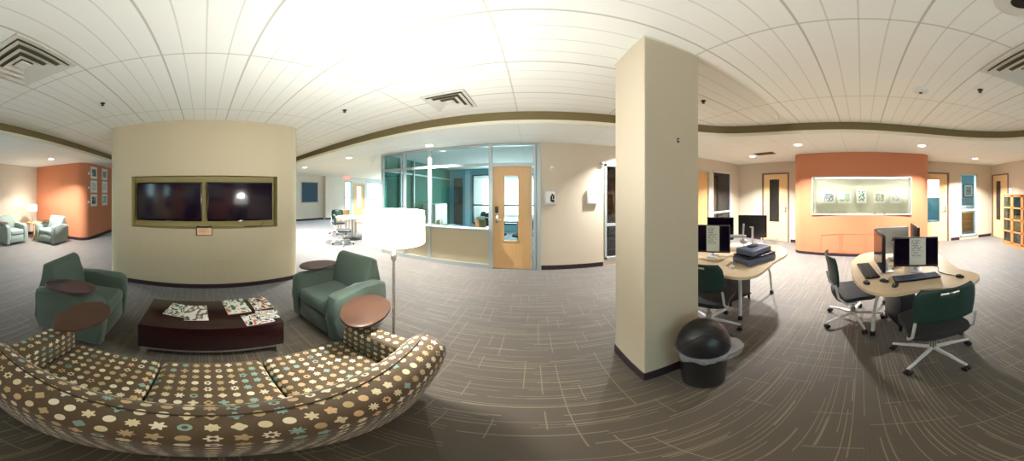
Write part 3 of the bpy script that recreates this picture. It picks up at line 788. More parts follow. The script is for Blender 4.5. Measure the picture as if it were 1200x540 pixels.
MB().box(-.02, .02, -.006, 0, 0, .04, .002).build('plate', 'dark', t); MB().box(-.006, .006, -.01, -.006, .012, .028).build('toggle', 'silver', t, False)
t = thing('wall_button', 'tiny grey button on the shaded face of the column', 'button', (1.034, -.86, 1.83), -PI/2)
MB().box(-.008, .008, -.006, 0, 0, .03, .002).build('plate', 'dark', t); MB().box(-.003, .003, -.009, -.006, .01, .02).build('button_cap', 'silver', t, False)
for loc, rz, label in (((-2.82, -5.899, 1.35), PI, 'white room sign between the pale door and the narrow window'), ((-4.199, -4.86, 1.45), PI/2, 'white room sign between the last pale door and the wooden bookcase')):
    t = thing('room_sign', label, 'sign', loc, rz)
    MB().box(-.08, .08, -.012, 0, 0, .2, .003).build('plate', 'whiteplastic', t); MB().box(-.06, .06, -.015, -.011, .03, .15).build('insert', m_text('room_sign_print'+label[:3], srgb(236, 236, 232), srgb(90, 90, 90), 5), t, False)

# ------------------------------------------------------------------ trash can
t = thing('trash_can', 'black round trash can with a domed swing lid beside the column', 'trash can', (.845, -.90, 0))
MB().lathe([(.122, 0), (.128, .01), (.148, .40), (.152, .41), (.152, .425)], n=40).build('bin_body', 'black', t)
MB().lathe([(.160, .40), (.165, .41), (.163, .44), (.152, .50), (.128, .56), (.085, .605), (.04, .622), (.001, .626)], n=40).build('dome_lid', 'black', t)
def flap():
    prof = [(.165, .43), (.152, .50), (.128, .56), (.085, .605), (.04, .622)]
    def rad(z):
        for (a, b), (c, d) in zip(prof, prof[1:]):
            if b <= z <= d: return a+(c-a)*(z-b)/(d-b)
        return .165
    out = []
    for i in range(25):
        q = i/24; z = .45+.14*math.sin(q*PI); a = 1.3+2.2*q
        out.append((rad(z)*math.cos(a), rad(z)*math.sin(a), z))
    mb = MB(); mb.tube(out, .005, 8); return mb
flap().build('flap_edge', 'dark', t)
mb = MB(); n = 40; R0 = []; R1 = []; R2 = []
for i in range(n):
    a = 2*PI*i/n; w = .006*math.sin(a*9)+.004*math.sin(a*17); ex = .065*max(0, math.cos(a-PI*1.24))**8
    R0.append(mb.bm.verts.new(((.162)*math.cos(a), .162*math.sin(a), .415)))
    R1.append(mb.bm.verts.new(((.170+w+ex)*math.cos(a), (.170+w+ex)*math.sin(a), .39+ex*.4)))
    R2.append(mb.bm.verts.new(((.158+w+ex*1.0)*math.cos(a), (.158+w+ex*1.0)*math.sin(a), .345+.010*math.sin(a*7)-ex*.2)))
for a, b in ((R0, R1), (R1, R2)):
    for i in range(n): mb.bm.faces.new((a[i], a[(i+1) % n], b[(i+1) % n], b[i]))
mb.build('bag_liner', 'bag', t, label='clear plastic liner')

# ------------------------------------------------------------------ office chairs
def office_chair(label, loc, rz, grp='mesh back office chairs'):
    """faces -y"""
    t = thing('office_chair', label, 'chair', loc, rz, grp)
    for i in range(5):
        a = PI/2+.35+2*PI*i/5; dx, dy = math.cos(a), math.sin(a)
        leg = MB().tube([(dx*.02, dy*.02, .11), (dx*.16, dy*.16, .105), (dx*.315, dy*.315, .075)], [.02, .016, .012], 8).build('leg', 'silver', t)
        mb = MB()
        for s in (1, -1):
            p = Vector((dx*.31, dy*.31, .027)); q = Vector((-dy, dx, 0))*.014*s
            mb.tube([p+q-Vector((-dy, dx, 0))*.009, p+q+Vector((-dy, dx, 0))*.009], .026, 12)
        mb.build('caster', 'black', leg)
    MB().lathe([(.028, .09), (.028, .2), (.016, .2), (.016, .37)], n=16).build('gas_column', 'chrome', t)
    MB().box(-.09, .09, -.09, .09, .36, .385, .008).build('seat_plate', 'dark', t)
    mb = MB(); mb.prism(smoothloop([(-.19, -.21), (.19, -.21), (.215, 0), (.19, .19), (-.19, .19), (-.215, 0)], 6), .385, .43, .014); mb.build('seat', 'seatblack', t)
    for s in (1, -1):
        MB().tube([(s*.08, .0, .375), (s*.2, .03, .36), (s*.225, .13, .37), (s*.222, .205, .45), (s*.215, .235, .60)], .011, 8).build('back_support', 'silver', t)
    # curved perforated backrest with a hand slot
    nx, nz = 18, 12
    mb = MB(); grid = {}
    for i in range(nx+1):
        for j in range(nz+1):
            u = -1+2*i/nx; v = j/nz
            hw = .205+.02*math.sin(v*PI)
            x = u*hw; z = .57+.30*v; y = .245+.05*v**1.5-.06*u*u*(.6+.4*v)
            if v > .85: x *= 1-.12*(v-.85)/.15
            grid[i, j] = mb.bm.verts.new((x, y, z))
    for i in range(nx):
        for j in range(nz):
            if j == nz-2 and 6 <= i <= nx-7: continue
            mb.bm.faces.new((grid[i, j], grid[i+1, j], grid[i+1, j+1], grid[i, j+1]))
    b = mb.build('backrest', 'meshgreen', t); md = b.modifiers.new('s', 'SOLIDIFY'); md.thickness = .012
    return t
ch = office_chair('green backed office chair in front of the desk with the paper note', (-.515, -1.45, 0), .06)
dup(ch, (.09, -2.17, 0), -1.22, 'office chair seen from the side, between the column and the desk with the paper note')
dup(ch, (1.36, -1.52, 0), .35, 'office chair half hidden by the column at the desk with the scanner')
dup(ch, (3.72, 4.75, 0), .9, 'small looking office chair at the round table, side on, beside the glowing lamp shade')
dup(ch, (4.55, 6.1, 0), -.5, 'office chair behind the round table in the far hall')
dup(ch, (5.35, .95, 0), 1.2, 'dark office chair nearest the window of the wooden door inside the office')
dup(ch, (5.3, .25, 0), 2.6, 'dark office chair on the far side of the office table')
dup(ch, (7.2, 1.7, 0), 2.2, 'dark office chair by the bright office window')
dup(ch, (4.75, -2.0, 0), 1.0, 'office chair inside the dim room behind the narrow window')

# ------------------------------------------------------------------ computer desks
def desk(label, loc, pts, legs):
    t = thing('computer_desk', label, 'desk', loc, 0)
    P_ = smoothloop([(x-loc[0], y-loc[1]) for x, y in pts], 6)
    mb = MB(); mb.prism(P_, .703, .73, .006); mb.build('table_top', 'desk', t)
    for (x, y) in legs:
        dx, dy = x-loc[0], y-loc[1]
        lg = MB().tube([(dx*.72, dy*.72, .70), (dx*.95, dy*.95, .35), (dx, dy, .06)], .017, 10).build('leg', 'silver', t)
        MB().lathe([(.012, .0), (.028, .004), (.028, .05), (.012, .062)], dx, dy, 12).build('caster', 'black', lg)
    for (x, y), (x2, y2) in zip(legs, legs[1:]+legs[:1]):
        MB().tube([((x-loc[0])*.74, (y-loc[1])*.74, .67), ((x2-loc[0])*.74, (y2-loc[1])*.74, .67)], .012, 8).build('brace', 'silver', t)
    return t
DA = (-.43, -2.08, 0)
desk('birch computer desk with a lobed top holding the monitor with a paper note', DA,
     [(.09, -1.93), (.1, -2.29), (-.06, -2.62), (-.5, -2.72), (-.86, -2.6), (-.93, -2.2), (-.9, -1.85), (-1.0, -1.62), (-.9, -1.47), (-.71, -1.43), (-.45, -1.49), (-.2, -1.45), (-.04, -1.54), (.05, -1.72)],
     [(-.1, -1.86), (-.28, -2.55), (-.82, -2.45), (-.86, -1.68)])
DB = (1.42, -2.12, 0)
desk('birch computer desk behind the column holding the grey scanner', DB,
     [(.89, -1.68), (.96, -1.53), (1.13, -1.47), (1.4, -1.50), (1.65, -1.46), (1.92, -1.55), (2.0, -1.85), (1.88, -2.15), (1.86, -2.5), (1.6, -2.74), (1.3, -2.78), (1.05, -2.68), (.90, -2.42), (.91, -2.06)],
     [(1.19, -1.82), (1.20, -2.62), (1.75, -2.6), (1.85, -1.7)])

def monitor(label, loc, rz, w, zt, zb, back='black', front='gloss', note=False, logo=False, tilt=0.0, arm=False):
    """screen faces -y; loc z = desk height"""
    t = thing('monitor', label, 'monitor', loc, rz, 'monitors on the computer desks')
    z0, z1 = zb-loc[2], zt-loc[2]
    MB().box(-w/2, w/2, 0, .03, z0, z1, .006).build('housing', back, t)
    MB().box(-w/2+.012, w/2-.012, -.002, .001, z0+.025, z1-.012).build('screen', front, t, False)
    MB().box(-.06, .06, .005, .14, 0.001, .012, .004).build('stand_foot', 'silver', t)
    mb = MB(); mb.tube([(0, .09, .01), (0, .075, z0*.6+.05), (0, .035, (z0+z1)/2)], .016, 8); mb.build('stand_neck', 'silver', t)
    if note: MB().box(-.06, .088, -.006, -.003, z0+.02, z1-.006).build('paper_note', m_text('note_print', srgb(214, 220, 214), srgb(60, 60, 66), 16), t, False, label='white sheet with typed lines taped on the screen')
    if logo:
        mb = MB(); mb.sphere((0, .031, (z0+z1)/2), .022, 8, sx=1, sy=.12, sz=1); mb.sphere((.008, .031, (z0+z1)/2+.032), .009, 6, sx=.7, sy=.2, sz=1); mb.build('emblem', 'dark', t)
    return t
ZD = .73
monitor('monitor facing the camera with a typed white sheet taped on its screen', (-.49, -1.84, ZD), PI-.2, .41, 1.09, .80, note=True)
monitor('monitor seen almost edge on at the left of the lobed desk', (-.15, -1.945, ZD), PI/2+.12, .40, 1.13, .79)
monitor('silver backed monitor with a dark emblem at the rear of the lobed desk', (-.36, -2.42, ZD), .12, .38, 1.10, .78, back='silverback', logo=True)
monitor('thin monitor seen edge on behind the note covered one', (-.60, -2.25, ZD), -PI/2-.02, .34, 1.14, .80)
monitor('monitor with a white sheet on its screen at the desk behind the column', (1.565, -1.80, ZD), PI+.58, .42, 1.13, .80, note=True)
monitor('dark monitor behind the one with the sheet at the desk behind the column', (1.76, -2.20, ZD), PI+.6, .36, 1.17, .86)
monitor('dark backed monitor with a small white sticker on the desk behind the column', (1.50, -2.62, ZD), .47, .41, 1.18, .85)
o = MB().box(-.02, .02, 0, .002, 0, .018).build('sticker', 'paper', None, False); place(o, (1.505, -2.582, 1.0), .47)
tag(o, 'small white sticker on the dark monitor back near the far pale door', 'sticker')

def keyboard(label, x, y, rz, key='black', body='bezel'):
    t = thing('keyboard', label, 'keyboard', (x, y, ZD+.001), rz, 'keyboards on the lobed desk')
    MB().box(-.2, .2, -.065, .065, 0, .014, .004).build('case', body, t)
    mb = MB()
    for j in range(5):
        for i in range(19):
            if j == 0 and 4 < i < 10: continue
            xx = -.192+i*.0203; yy = -.058+j*.0235
            mb.box(xx, xx+.017, yy, yy+.019, .014, .020)
    mb.box(-.192+5*.0203, -.192+9.8*.0203, -.058, -.039, .014, .020); mb.build('keys', key, t, False)
keyboard('black keyboard in front of the monitor with the typed sheet', -.465, -1.725, PI+.05, 'bluegrey')  # black keys, their bluish highlight is put into the key colour
keyboard('black keyboard on the left side of the lobed desk', -.055, -1.965, PI/2+.21)
def mouse(label, x, y, rz, m='black'):
    t = thing('computer_mouse', label, 'mouse', (x, y, ZD+.001), rz, 'computer mice')
    mb = MB(); mb.sphere((0, 0, .0), .03, 10, sx=.9, sy=1.5, sz=.9)
    bmesh.ops.bisect_plane(mb.bm, geom=mb.bm.verts[:]+mb.bm.edges[:]+mb.bm.faces[:], plane_co=(0, 0, 0), plane_no=(0, 0, -1), clear_outer=True)
    mb.build('shell', m, t); MB().box(-.003, .003, .012, .03, .02, .028, .001).build('scroll_wheel', 'silver', t)
mouse('black mouse at the front left corner of the lobed desk', -.04, -1.675, .3)
mouse('black mouse just left of the front keyboard', -.185, -1.70, .9)
mouse('larger black mouse touching the front edge beside the keyboard', -.26, -1.60, -.4)
mouse('black mouse alone at the right lobe of the desk', -.82, -1.62, .6)
mouse('white mouse in front of the scanner on the desk behind the column', 1.20, -1.68, .8, 'whiteplastic')
def cord(label, pts, m='black'):
    t = thing('cable', label, 'cable'); MB().tube(cr3(pts), .004, 6).build('cord', m, t)
def cr3(pts, n=5):
    out = []
    for i in range(len(pts)-1):
        p = [Vector(pts[min(max(i+j-1, 0), len(pts)-1)]) for j in range(4)]
        for q in range(n):
            q /= n; out.append(.5*((2*p[1])+(-p[0]+p[2])*q+(2*p[0]-5*p[1]+4*p[2]-p[3])*q*q+(-p[0]+3*p[1]-3*p[2]+p[3])*q**3))
    return out+[Vector(pts[-1])]
cord('grey mouse cable curling across the right lobe of the desk', [(-.79, -1.66, .735), (-.7, -1.8, .735), (-.74, -1.95, .735), (-.62, -2.05, .735)], 'dark')
cord('black cable looping behind the front monitor on the lobed desk', [(-.28, -1.92, .735), (-.3, -1.98, .735), (-.3, -2.0, .735), (-.4, -2.15, .74), (-.35, -2.28, .735)])
cord('white cable heaped in the middle of the lobed desk', [(-.27, -2.08, .735), (-.35, -2.12, .74), (-.34, -2.22, .735), (-.25, -2.2, .735), (-.27, -2.12, .74)], 'whiteplastic')
def tower(label, x, y, rz):
    t = thing('computer_tower', label, 'computer', (x, y, .09), rz, 'black computer towers under the desks')
    MB().box(-.08, .08, -.18, .18, 0, .36, .006).build('case', 'black', t)
    MB().box(-.07, .07, -.183, -.179, .25, .33).build('drive_bay', 'dark', t, False)
    MB().cyl(0, -.17, .20, .203, .01, 10).build('power_button', 'silver', t)
tower('black computer tower under the lobed desk near the front leg', -.38, -2.08, .3)
tower('black computer tower under the desk behind the column', 1.5, -2.2, -.2)
for x, y, rz, lb in ((-.38, -2.08, .3, 'dark cradle holding the computer tower under the lobed desk'), (1.5, -2.2, -.2, 'dark cradle holding the computer tower under the desk behind the column')):
    t = thing('tower_cradle', lb, 'cradle', (x, y, 0), rz)
    MB().box(-.09, .09, -.19, .19, .072, .088, .003).build('tray', 'dark', t)
    for a in (-.07, .07):
        for b in (-.16, .16): MB().cyl(a, b, 0, .073, .018, 10).build('caster', 'black', t)
# scanner, doc camera and papers on the desk behind the column
t = thing('scanner', 'blue grey flatbed scanner on the desk behind the column', 'scanner', (1.13, -2.02, ZD+.001), 1.28)
MB().box(-.21, .21, -.135, .135, 0, .07, .018, 3).build('scanner_body', 'bluegrey', t)
MB().box(-.2, .2, -.13, .13, .07, .09, .006).build('scanner_lid', 'dark', t)
t = thing('laptop_dock', 'blue grey device stacked on top of the scanner', 'device', (1.145, -2.03, ZD+.093), 1.42)
MB().box(-.17, .17, -.12, .12, 0, .065, .014, 3).build('device_body', 'bluegrey', t)
MB().box(-.05, .06, -.05, .02, .065, .078, .004).build('remote_pad', 'black', t)
t = thing('document_camera', 'light grey document camera arm beside the scanner', 'document camera', (1.40, -2.22, ZD+.001), .5)
MB().lathe([(.08, 0), (.085, .02), (.05, .06), (.02, .07)], n=24).build('camera_base', 'silver', t)
MB().tube([(0, 0, .06), (.01, 0, .22), (.0, 0, .38)], .012, 8).build('mast', 'silver', t)
MB().box(-.03, .19, -.02, .02, .20, .235, .008).build('camera_arm', 'silver', t)
MB().sphere((0, 0, .15), .055, 10, sz=.6).build('camera_head', 'silver', t)
o = MB().box(-.1, .1, -.14, .14, 0, .003).build('paper_sheet', 'paper', None, False); place(o, (1.42, -2.46, ZD+.001), .1); tag(o, 'white sheets of paper lying behind the scanner', 'paper')
o = MB().box(-.11, .11, -.003, .003, 0, .17).build('acrylic_stand', 'bag', None, False); place(o, (1.13, -2.45, ZD+.001), .9); tag(o, 'clear acrylic sheet standing at the end of the desk behind the scanner', 'stand')

# ------------------------------------------------------------------ display case contents (orange wall)
def case_y(u): return -(5.08+(5.42-5.08)*(1-abs(u)/1.175))
arts = [('sketch of blue shapes, first from the left', .80, [wt, wt, srgb(90, 110, 150), gy, wt], .32, .27), ('drawing of green rings, second from the left', .42, [wt, wt, srgb(60, 150, 80), wt, srgb(100, 170, 110)], .34, .27),
        ('portrait sheet with a dark triangle, middle one', .0, [wt, srgb(40, 30, 30), srgb(70, 140, 130), wt, wt], .25, .33), ('pale map drawing, fourth from the left', -.45, [wt, srgb(200, 190, 160), srgb(90, 140, 100), srgb(220, 210, 190), wt], .30, .27), ('sheet with two small dark marks, last on the right', -.84, [wt, wt, wt, gy, wt], .27, .27)]
for i, (lb, x, cl, w, h) in enumerate(arts):
    ang = PI + (math.atan2(5.42-5.08, 1.175) * (1 if x > .05 else -1 if x < -.05 else 0))
    t = thing('display_sheet', f'white {lb} in the display case', 'picture', (x, case_y(x)+.10, 1.25), ang, 'sheets in the display case')
    MB().box(-w/2, w/2, -.012, 0, 0, h).build('board', 'paper', t, False)
    MB().box(-w/2+.04, w/2-.04, -.014, -.012, .04, h-.03).build('print', m_art(f'display_print_{i}', cl, 5, i*2.3+1), t, False)
    MB().box(-.01, .01, 0, .085, h*.5, h*.5+.02).build('peg', 'silver', t, False)
    area((x, case_y(x)+.22, 1.80), .7, .1, (0, 0, 0), (1, .97, .88), PI*.8)
t = thing('case_light_strip', 'thin lit strip under the top of the display case', 'light', (0, 0, 0))
MB().tube([(1.1, -4.96, 1.853), (0, -5.0, 1.853), (-1.1, -4.96, 1.853)], .008, 8).build('tube', 'bright', t)
MB().box(-1.12, 1.12, -5.0, -4.94, 1.862, 1.876).build('housing', 'silver', t, False)
area((0, -4.98, 1.83), 3.2, 2.2, (0, 0, 0), (1, .97, .88), PI, 'RECTANGLE', .04)
t = thing('display_case_window', 'wide glass front of the display case in the orange wall', 'glass front', (0, -4.79, .99))
mb = MB(); outline(mb, -1.17, 1.16, 0, .89, -.01, .018, .02); mb.build('rim', 'silver', t, False)
MB().box(-1.15, 1.14, -.002, .002, .02, .87).build('glass_pane', m_glass('case_glass', (.97, .99, .98), .05), t, False)
for i, (x, z) in enumerate(((-.32, 1.0), (-.55, 1.0))):
    t = thing('pin_box', 'tiny dark object on the floor of the display case, ' + ('nearer its middle' if i == 0 else 'further right'), 'object', (x, -5.0, .995))
    MB().box(-.02, .02, -.015, .015, 0, .02, .003).build('box', 'dark', t); MB().cyl(0, 0, .02, .03, .006, 8).build('knob', 'silver', t)

# ------------------------------------------------------------------ bookcase
BX, BY0, BY1, BH = -3.78, -4.72, -3.14, 1.47
t = thing('bookcase', 'tall oak bookcase with small square glass doors against the right wall', 'bookcase', (BX, (BY0+BY1)/2, 0), PI/2)
w = (BY1-BY0)/2; D = .40
mb = MB(); mb.box(-w, w, D-.02, D, .06, BH-.03); mb.box(-w, -w+.025, .02, D, .06, BH-.03); mb.box(w-.025, w, .02, D, .06, BH-.03); mb.box(-w, w, .02, D, .06, .1); mb.box(-w, w, .02, D, BH-.06, BH-.03); mb.box(-.012, .012, .02, D, .1, BH-.06)
mb.build('carcass', 'cabwood', t, False)
MB().box(-w-.02, w+.02, -.02, D+.005, BH-.03, BH, .006).build('crown', 'cabwood', t)
MB().box(-w-.005, w+.005, .0, D, 0, .07).build('plinth', 'cabwood', t, False)
for z in (.42, .76, 1.09): MB().box(-w+.025, w-.025, .03, D-.02, z-.01, z+.01).build('shelf', 'cabwood', t, False)
dw = 2*w/4
for i in range(4):
    x0 = -w+i*dw+.004; x1 = x0+dw-.008
    mb = MB()
    for a, b in ((x0, x0+.045), (x1-.045, x1)): mb.box(a, b, 0, .022, .08, BH-.035)
    for z in (.08, .42-.02, .76-.02, 1.09-.02, BH-.075): mb.box(x0, x1, 0, .022, z, z+.04)
    d = mb.build('glass_door', 'cabwood', t, False)
    MB().box(x0+.045, x1-.045, .010, .014, .12, BH-.075).build('pane', 'glass', d, False)
    kx = x1-.022 if i % 2 == 0 else x0+.022
    MB().sphere((kx, -.012, .78), .01, 8).build('knob', 'dark', d)
rows_ = [.43, .77, 1.10, .10]
bc = [srgb(230, 228, 220), srgb(210, 220, 228), srgb(160, 60, 50), srgb(60, 90, 70), srgb(236, 232, 216), srgb(180, 170, 140)]
bm_ = [mat(f'book_cover_{i}', c, .6) for i, c in enumerate(bc)]
names = {0: 'third', 1: 'second', 2: 'top', 3: 'bottom'}
n = 0
for col in range(3):
    for rr, z in enumerate(rows_):
        y = BY0+.07+col*dw
        flat = (col+rr) % 2 == 0
        if flat:
            for q in range(2):
                t = thing('book', f'{"upper" if q else "lower"} pale book lying flat, {names[rr]} shelf, {["door end","second","third"][col]} section, bookcase', 'book', (BX-.2, y+.14, z+.002+q*.032), PI/2+.1*q, 'books in the bookcase')
                MB().box(-.12, .12, -.085, .085, .003, .028).build('pages', 'paper', t, False); mb = MB(); mb.box(-.124, .124, -.09, .088, 0, .003); mb.box(-.124, .124, -.09, .088, .028, .031); mb.box(-.124, .124, .085, .09, 0, .031); mb.build('cover', bm_[(n+q) % 2 * 4], t, False); n += 1
        else:
            for q in range(4):
                h = .19+.02*((q*7+n) % 3)
                t = thing('book', f'{["first","second","third","fourth"][q]} upright book on the {names[rr]} shelf, {["door end","second","third"][col]} section, bookcase', 'book', (BX-.14, y+.05+q*.038, z+.002), 0, 'books in the bookcase')
                MB().box(-.14, -.003, -.013, .013, .002, h-.004).build('pages', 'paper', t, False); mb = MB(); mb.box(-.145, 0, -.016, -.013, 0, h); mb.box(-.145, 0, .013, .016, 0, h); mb.box(-.003, 0, -.016, .016, 0, h); mb.build('cover', bm_[(n*3+q) % 6], t, False); n += 1

# ------------------------------------------------------------------ office interior, hall, far rooms
def simple_table(label, loc, w, d, h, m='darktab', rz=0, name='table'):
    t = thing(name, label, 'table', loc, rz)
    MB().box(-w/2, w/2, -d/2, d/2, h-.03, h, .005).build('table_top', m, t)
    for x in (-w/2+.06, w/2-.06):
        for y in (-d/2+.06, d/2-.06): MB().cyl(x, y, 0, h-.03, .02, 10).build('leg', 'silver', t)
    return t
simple_table('dark topped meeting table inside the glass office', (6.1, .95, 0), 1.0, 1.2, .72)
simple_table('low side table by the teal wall inside the glass office', (4.7, 2.9, 0), .5, .6, .6, 'maple')
t = thing('printer', 'white printer on the side table by the teal office wall', 'printer', (4.7, 2.9, .601), .2)
MB().box(-.2, .2, -.18, .18, 0, .3, .015).build('printer_body', 'whiteplastic', t); MB().box(-.205, -.195, -.12, .12, .12, .2).build('paper_slot', 'dark', t, False); MB().box(-.18, .18, -.16, .16, .3, .33, .01).build('printer_lid', 'bluegrey', t)
t = thing('storage_cabinet', 'grey storage cabinet against the teal wall deep in the office', 'cabinet', (6.1, 3.05, 0), 0)
MB().box(-.45, .45, -.2, .2, 0, 1.15, .004).build('cabinet_body', 'silver', t)
for s in (-1, 1): dd = MB().box(s*.225-.218, s*.225+.218, -.216, -.2, .04, 1.12, .003).build('cabinet_door', 'whiteplastic', t); MB().box(s*.03-.006, s*.03+.006, -.23, -.216, .5, .62).build('handle', 'chrome', dd)
# items on the ledge
t = thing('plant_pot', 'small amber pot with leaves on the office ledge near the first post', 'plant', (3.98, 1.93, .826))
MB().lathe([(.03, 0), (.045, .05), (.047, .055)], n=16).build('pot', 'copper', t)
mb = MB()
for i in range(9):
    a = i*2.4; mb.tube([(0, 0, .05), (.02*math.cos(a), .02*math.sin(a), .08), (.045*math.cos(a), .045*math.sin(a), .09+.01*(i % 3))], [.004, .008, .002], 6)
mb.build('leaves', mat('leaf_green', srgb(80, 120, 50), .6), t)
t = thing('card_box', 'tan cardboard leaflet box on the office ledge beside the door post', 'box', (3.99, 1.02, .826), .4)
mb = MB(); mb.box(-.07, .07, -.1, .1, 0, .15, .002); mb.build('carton', 'card', t, False); MB().box(-.05, .03, -.08, .08, .15, .21).build('leaflets', 'paper', t, False)
for i, (y, lb, m) in enumerate(((1.35, 'blue booklet lying flat on the office ledge', 'bluebook'), (1.62, 'white stack of cards on the office ledge next to the pot', 'paper'), (1.22, 'second blue booklet beside the cardboard box on the ledge', 'bluebook'))):
    t = thing('booklet', lb, 'booklet', (3.98, y, .826), .3*i, None); MB().box(-.05, .05, -.07, .07, 0, .018).build('pages', 'paper', t, False); MB().box(-.051, .051, -.071, .071, .018, .021).build('cover', m, t, False)
# round table in the hall
t = thing('round_table', 'pale round table in the hall between the television wall and the glass office', 'table', (4.42, 5.15, 0))
MB().lathe([(.54, .70), (.55, .71), (.55, .725), (.54, .73)], n=40).build('table_top', 'desk', t)
MB().cyl(0, 0, .03, .70, .035, 16).build('post', 'silver', t); MB().lathe([(.3, 0), (.3, .012), (.05, .035)], n=32).build('foot_plate', 'dark', t)
for loc, rz, lb in (((5.2, 5.6, 0), 2.3, 'light wooden chair behind the round table in the hall'), ((5.1, 6.5, 0), 2.8, 'light wooden chair furthest behind the round table')):
    t = thing('wooden_chair', lb, 'chair', loc, rz)
    MB().box(-.2, .2, -.2, .2, .42, .45, .01).build('seat', 'maple', t); MB().box(-.2, .2, .18, .21, .55, .85, .01).build('backrest', 'maple', t)
    for x in (-.18, .18):
        for y in (-.17, .185): MB().box(x-.018, x+.018, y-.018, y+.018, 0, .42 if y < 0 else .56).build('leg', 'maple', t, False)
def letters(text, loc, rz, size, m, parent):
    # block letters for the sign made from strokes
    S = {'E': [(0, 0, .2, 1), (.2, .8, .7, 1), (.2, .4, .6, .6), (.2, 0, .7, .2)], 'I': [(.25, 0, .45, 1)], 'T': [(0, .8, .7, 1), (.25, 0, .45, .8)], 'X': None}
    mb = MB(); x = 0
    for c in text:
        if c == 'X':
            for a, b in (((0, 0), (.7, 1)), ((0, 1), (.7, 0))):
                mb.quad(((x+a[0]-.0)*size, 0, a[1]*size), ((x+a[0]+.2 if a[0] == 0 else x+a[0])*size, 0, a[1]*size), ((x+b[0])*size, 0, b[1]*size), ((x+b[0]-.2)*size, 0, b[1]*size))
        else:
            for (a, b, c2, d) in S[c]: mb.box((x+a)*size, (x+c2)*size, -.003, 0, b*size, d*size)
        x += .9
    mb.move(lambda v: (v.x-.5*3.4*size, v.y-.027, v.z+.03)); return mb.build('letters', m, parent, False)
t = thing('exit_sign', 'red lettered EXIT sign hanging in the far hall', 'exit sign', (7.0, 8.6, 2.21), -.65)
MB().box(-.17, .17, -.02, .02, 0, .2, .006).build('housing', 'whiteplastic', t); MB().cyl(0, 0, .2, ZS-2.21, .01, 8).build('hanger', 'silver', t); letters('EXIT', None, 0, .14*.75, 'red', t)
# blue notice boards outside the far hall glass
# dim room
t = thing('open_bookcase', 'wooden bookcase standing in the dim room behind the narrow window', 'bookcase', (6.6, -3.2, 0), -PI/2)
mb = MB(); mb.box(-.5, .5, .25, .28, 0, 1.9)
for x in (-.5, -.01, .48): mb.box(x, x+.02, 0, .26, 0, 1.9)
mb.build('frame', 'cabwood', t, False)
for z in (.05, .5, .95, 1.4, 1.88): MB().box(-.49, .49, 0, .25, z-.015, z+.015).build('shelf', 'cabwood', t, False)
simple_table('dark table with folded legs in the dim room behind the narrow window', (5.0, -2.75, 0), .9, .6, .72)
# right back room
t = thing('drawer_desk', 'wooden drawer desk seen through the narrow back window', 'desk', (-4.15, -7.3, 0), .0)
MB().box(-.55, .55, -.35, .35, .70, .74, .005).build('desk_top', 'cabwood', t)
mb = MB().box(-.0, .5, -.3, .3, 0, .70).build('pedestal', 'cabwood', t, False)
for z in (.05, .27, .48): d = MB().box(.02, .48, .3, .32, z, z+.19, .004).build('drawer', 'cabwood', t); MB().box(.2, .3, .32, .335, z+.09, z+.105).build('handle', 'chrome', d, False)
MB().box(-.52, -.48, -.3, .3, 0, .7).build('leg', 'cabwood', t, False)
t = thing('printer', 'white printer on the drawer desk behind the narrow back window', 'printer', (-4.0, -7.2, .741), .1)
MB().box(-.2, .2, -.18, .18, 0, .26, .015).build('printer_body', 'whiteplastic', t); MB().box(-.13, .13, .175, .185, .08, .16).build('paper_slot', 'dark', t, False)
wallframe('framed_picture', 'dark framed picture on the blue wall behind the narrow back window', 'picture', (-4.75, -8.498, 1.3), PI, .5, .6, .03, 'dark', m_art('dim_print', [srgb(60, 60, 60), srgb(110, 60, 50), wt, gy, bk], 5, 4), .03)
t = thing('office_stool', 'blue grey padded stool seen through the pale door window', 'stool', (-2.55, -7.2, 0))
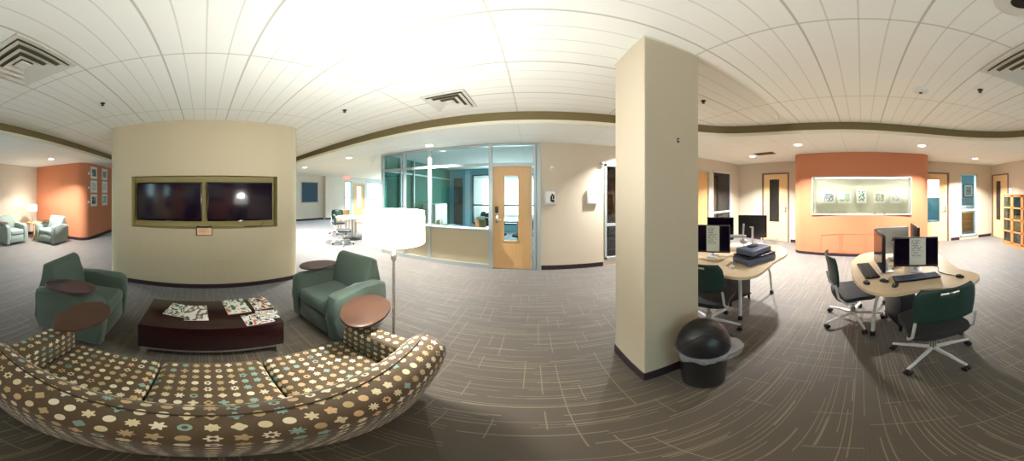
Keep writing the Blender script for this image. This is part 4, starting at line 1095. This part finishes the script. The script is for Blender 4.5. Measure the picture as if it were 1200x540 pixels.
MB().lathe([(.2, .42), (.22, .45), (.21, .49), (.05, .5)], n=28).build('seat', 'bluegrey', t); MB().cyl(0, 0, .03, .42, .025, 12).build('post', 'chrome', t); MB().lathe([(.22, 0), (.22, .02), (.03, .04)], n=28).build('foot_plate', 'dark', t)

# ------------------------------------------------------------------ light, world, camera
w = bpy.data.worlds.new('World'); sc.world = w; w.use_nodes = True
bg = w.node_tree.nodes['Background']; bg.inputs[0].default_value = (.82, .92, 1.0, 1); bg.inputs[1].default_value = 2.6
day = (.80, .90, 1.0)
area((8.3, 1.1, 1.3), 70, 2.3, (0, PI/2, 0), day, PI, 'RECTANGLE', 1.8)          # office window
area((XL-.3, 0.05, 1.5), 10, 1.5, (0, -PI/2, 0), day, PI*.9, 'RECTANGLE', 4.6)     # added fill light behind a made-up window out of view
area((10.6, YF+.3, 1.2), 160, 2.4, (-PI/2, 0, 0), day, PI*.9, 'RECTANGLE', 2.0)      # hall front
area((XR+.3, 7, 1.5), 120, 1.4, (0, PI/2, 0), day, PI*.9, 'RECTANGLE', 4)
area((-3.0, -8.8, 1.7), 80, 2.6, (PI/2, 0, 0), day, PI*.9, 'RECTANGLE', 1.0)
area((5.6, -2.6, ZS-.02), 6, .3)
area((2.5, -7.4, ZS-.02), 4, .3)
area((6.0, 1.6, ZS-.02), 30, .3)
area((-5.0, -4.6, ZS-.02), 3, .3)

cam = bpy.data.cameras.new('Camera'); co = bpy.data.objects.new('Camera', cam); C.objects.link(co); sc.camera = co
F = 245.3
cam.type = 'PANO'
cam.panorama_type = 'EQUIRECTANGULAR'
cam.longitude_min = -600/F; cam.longitude_max = 600/F
cam.latitude_min = -(540-226)/F; cam.latitude_max = 226/F
co.location = (0, 0, 1.5)
co.rotation_euler = (PI/2, 0, -(600-239)/F)
cam.clip_start = .01; cam.clip_end = 100
sc.render.engine = 'CYCLES'
sc.cycles.use_denoising = True
sc.cycles.max_bounces = 8; sc.cycles.diffuse_bounces = 5; sc.cycles.transparent_max_bounces = 12
sc.cycles.sample_clamp_indirect = 6
vs = sc.view_settings; vs.view_transform = 'Standard'; vs.look = 'None'; vs.gamma = 1; vs.use_curve_mapping = False
vs.exposure = 0.82
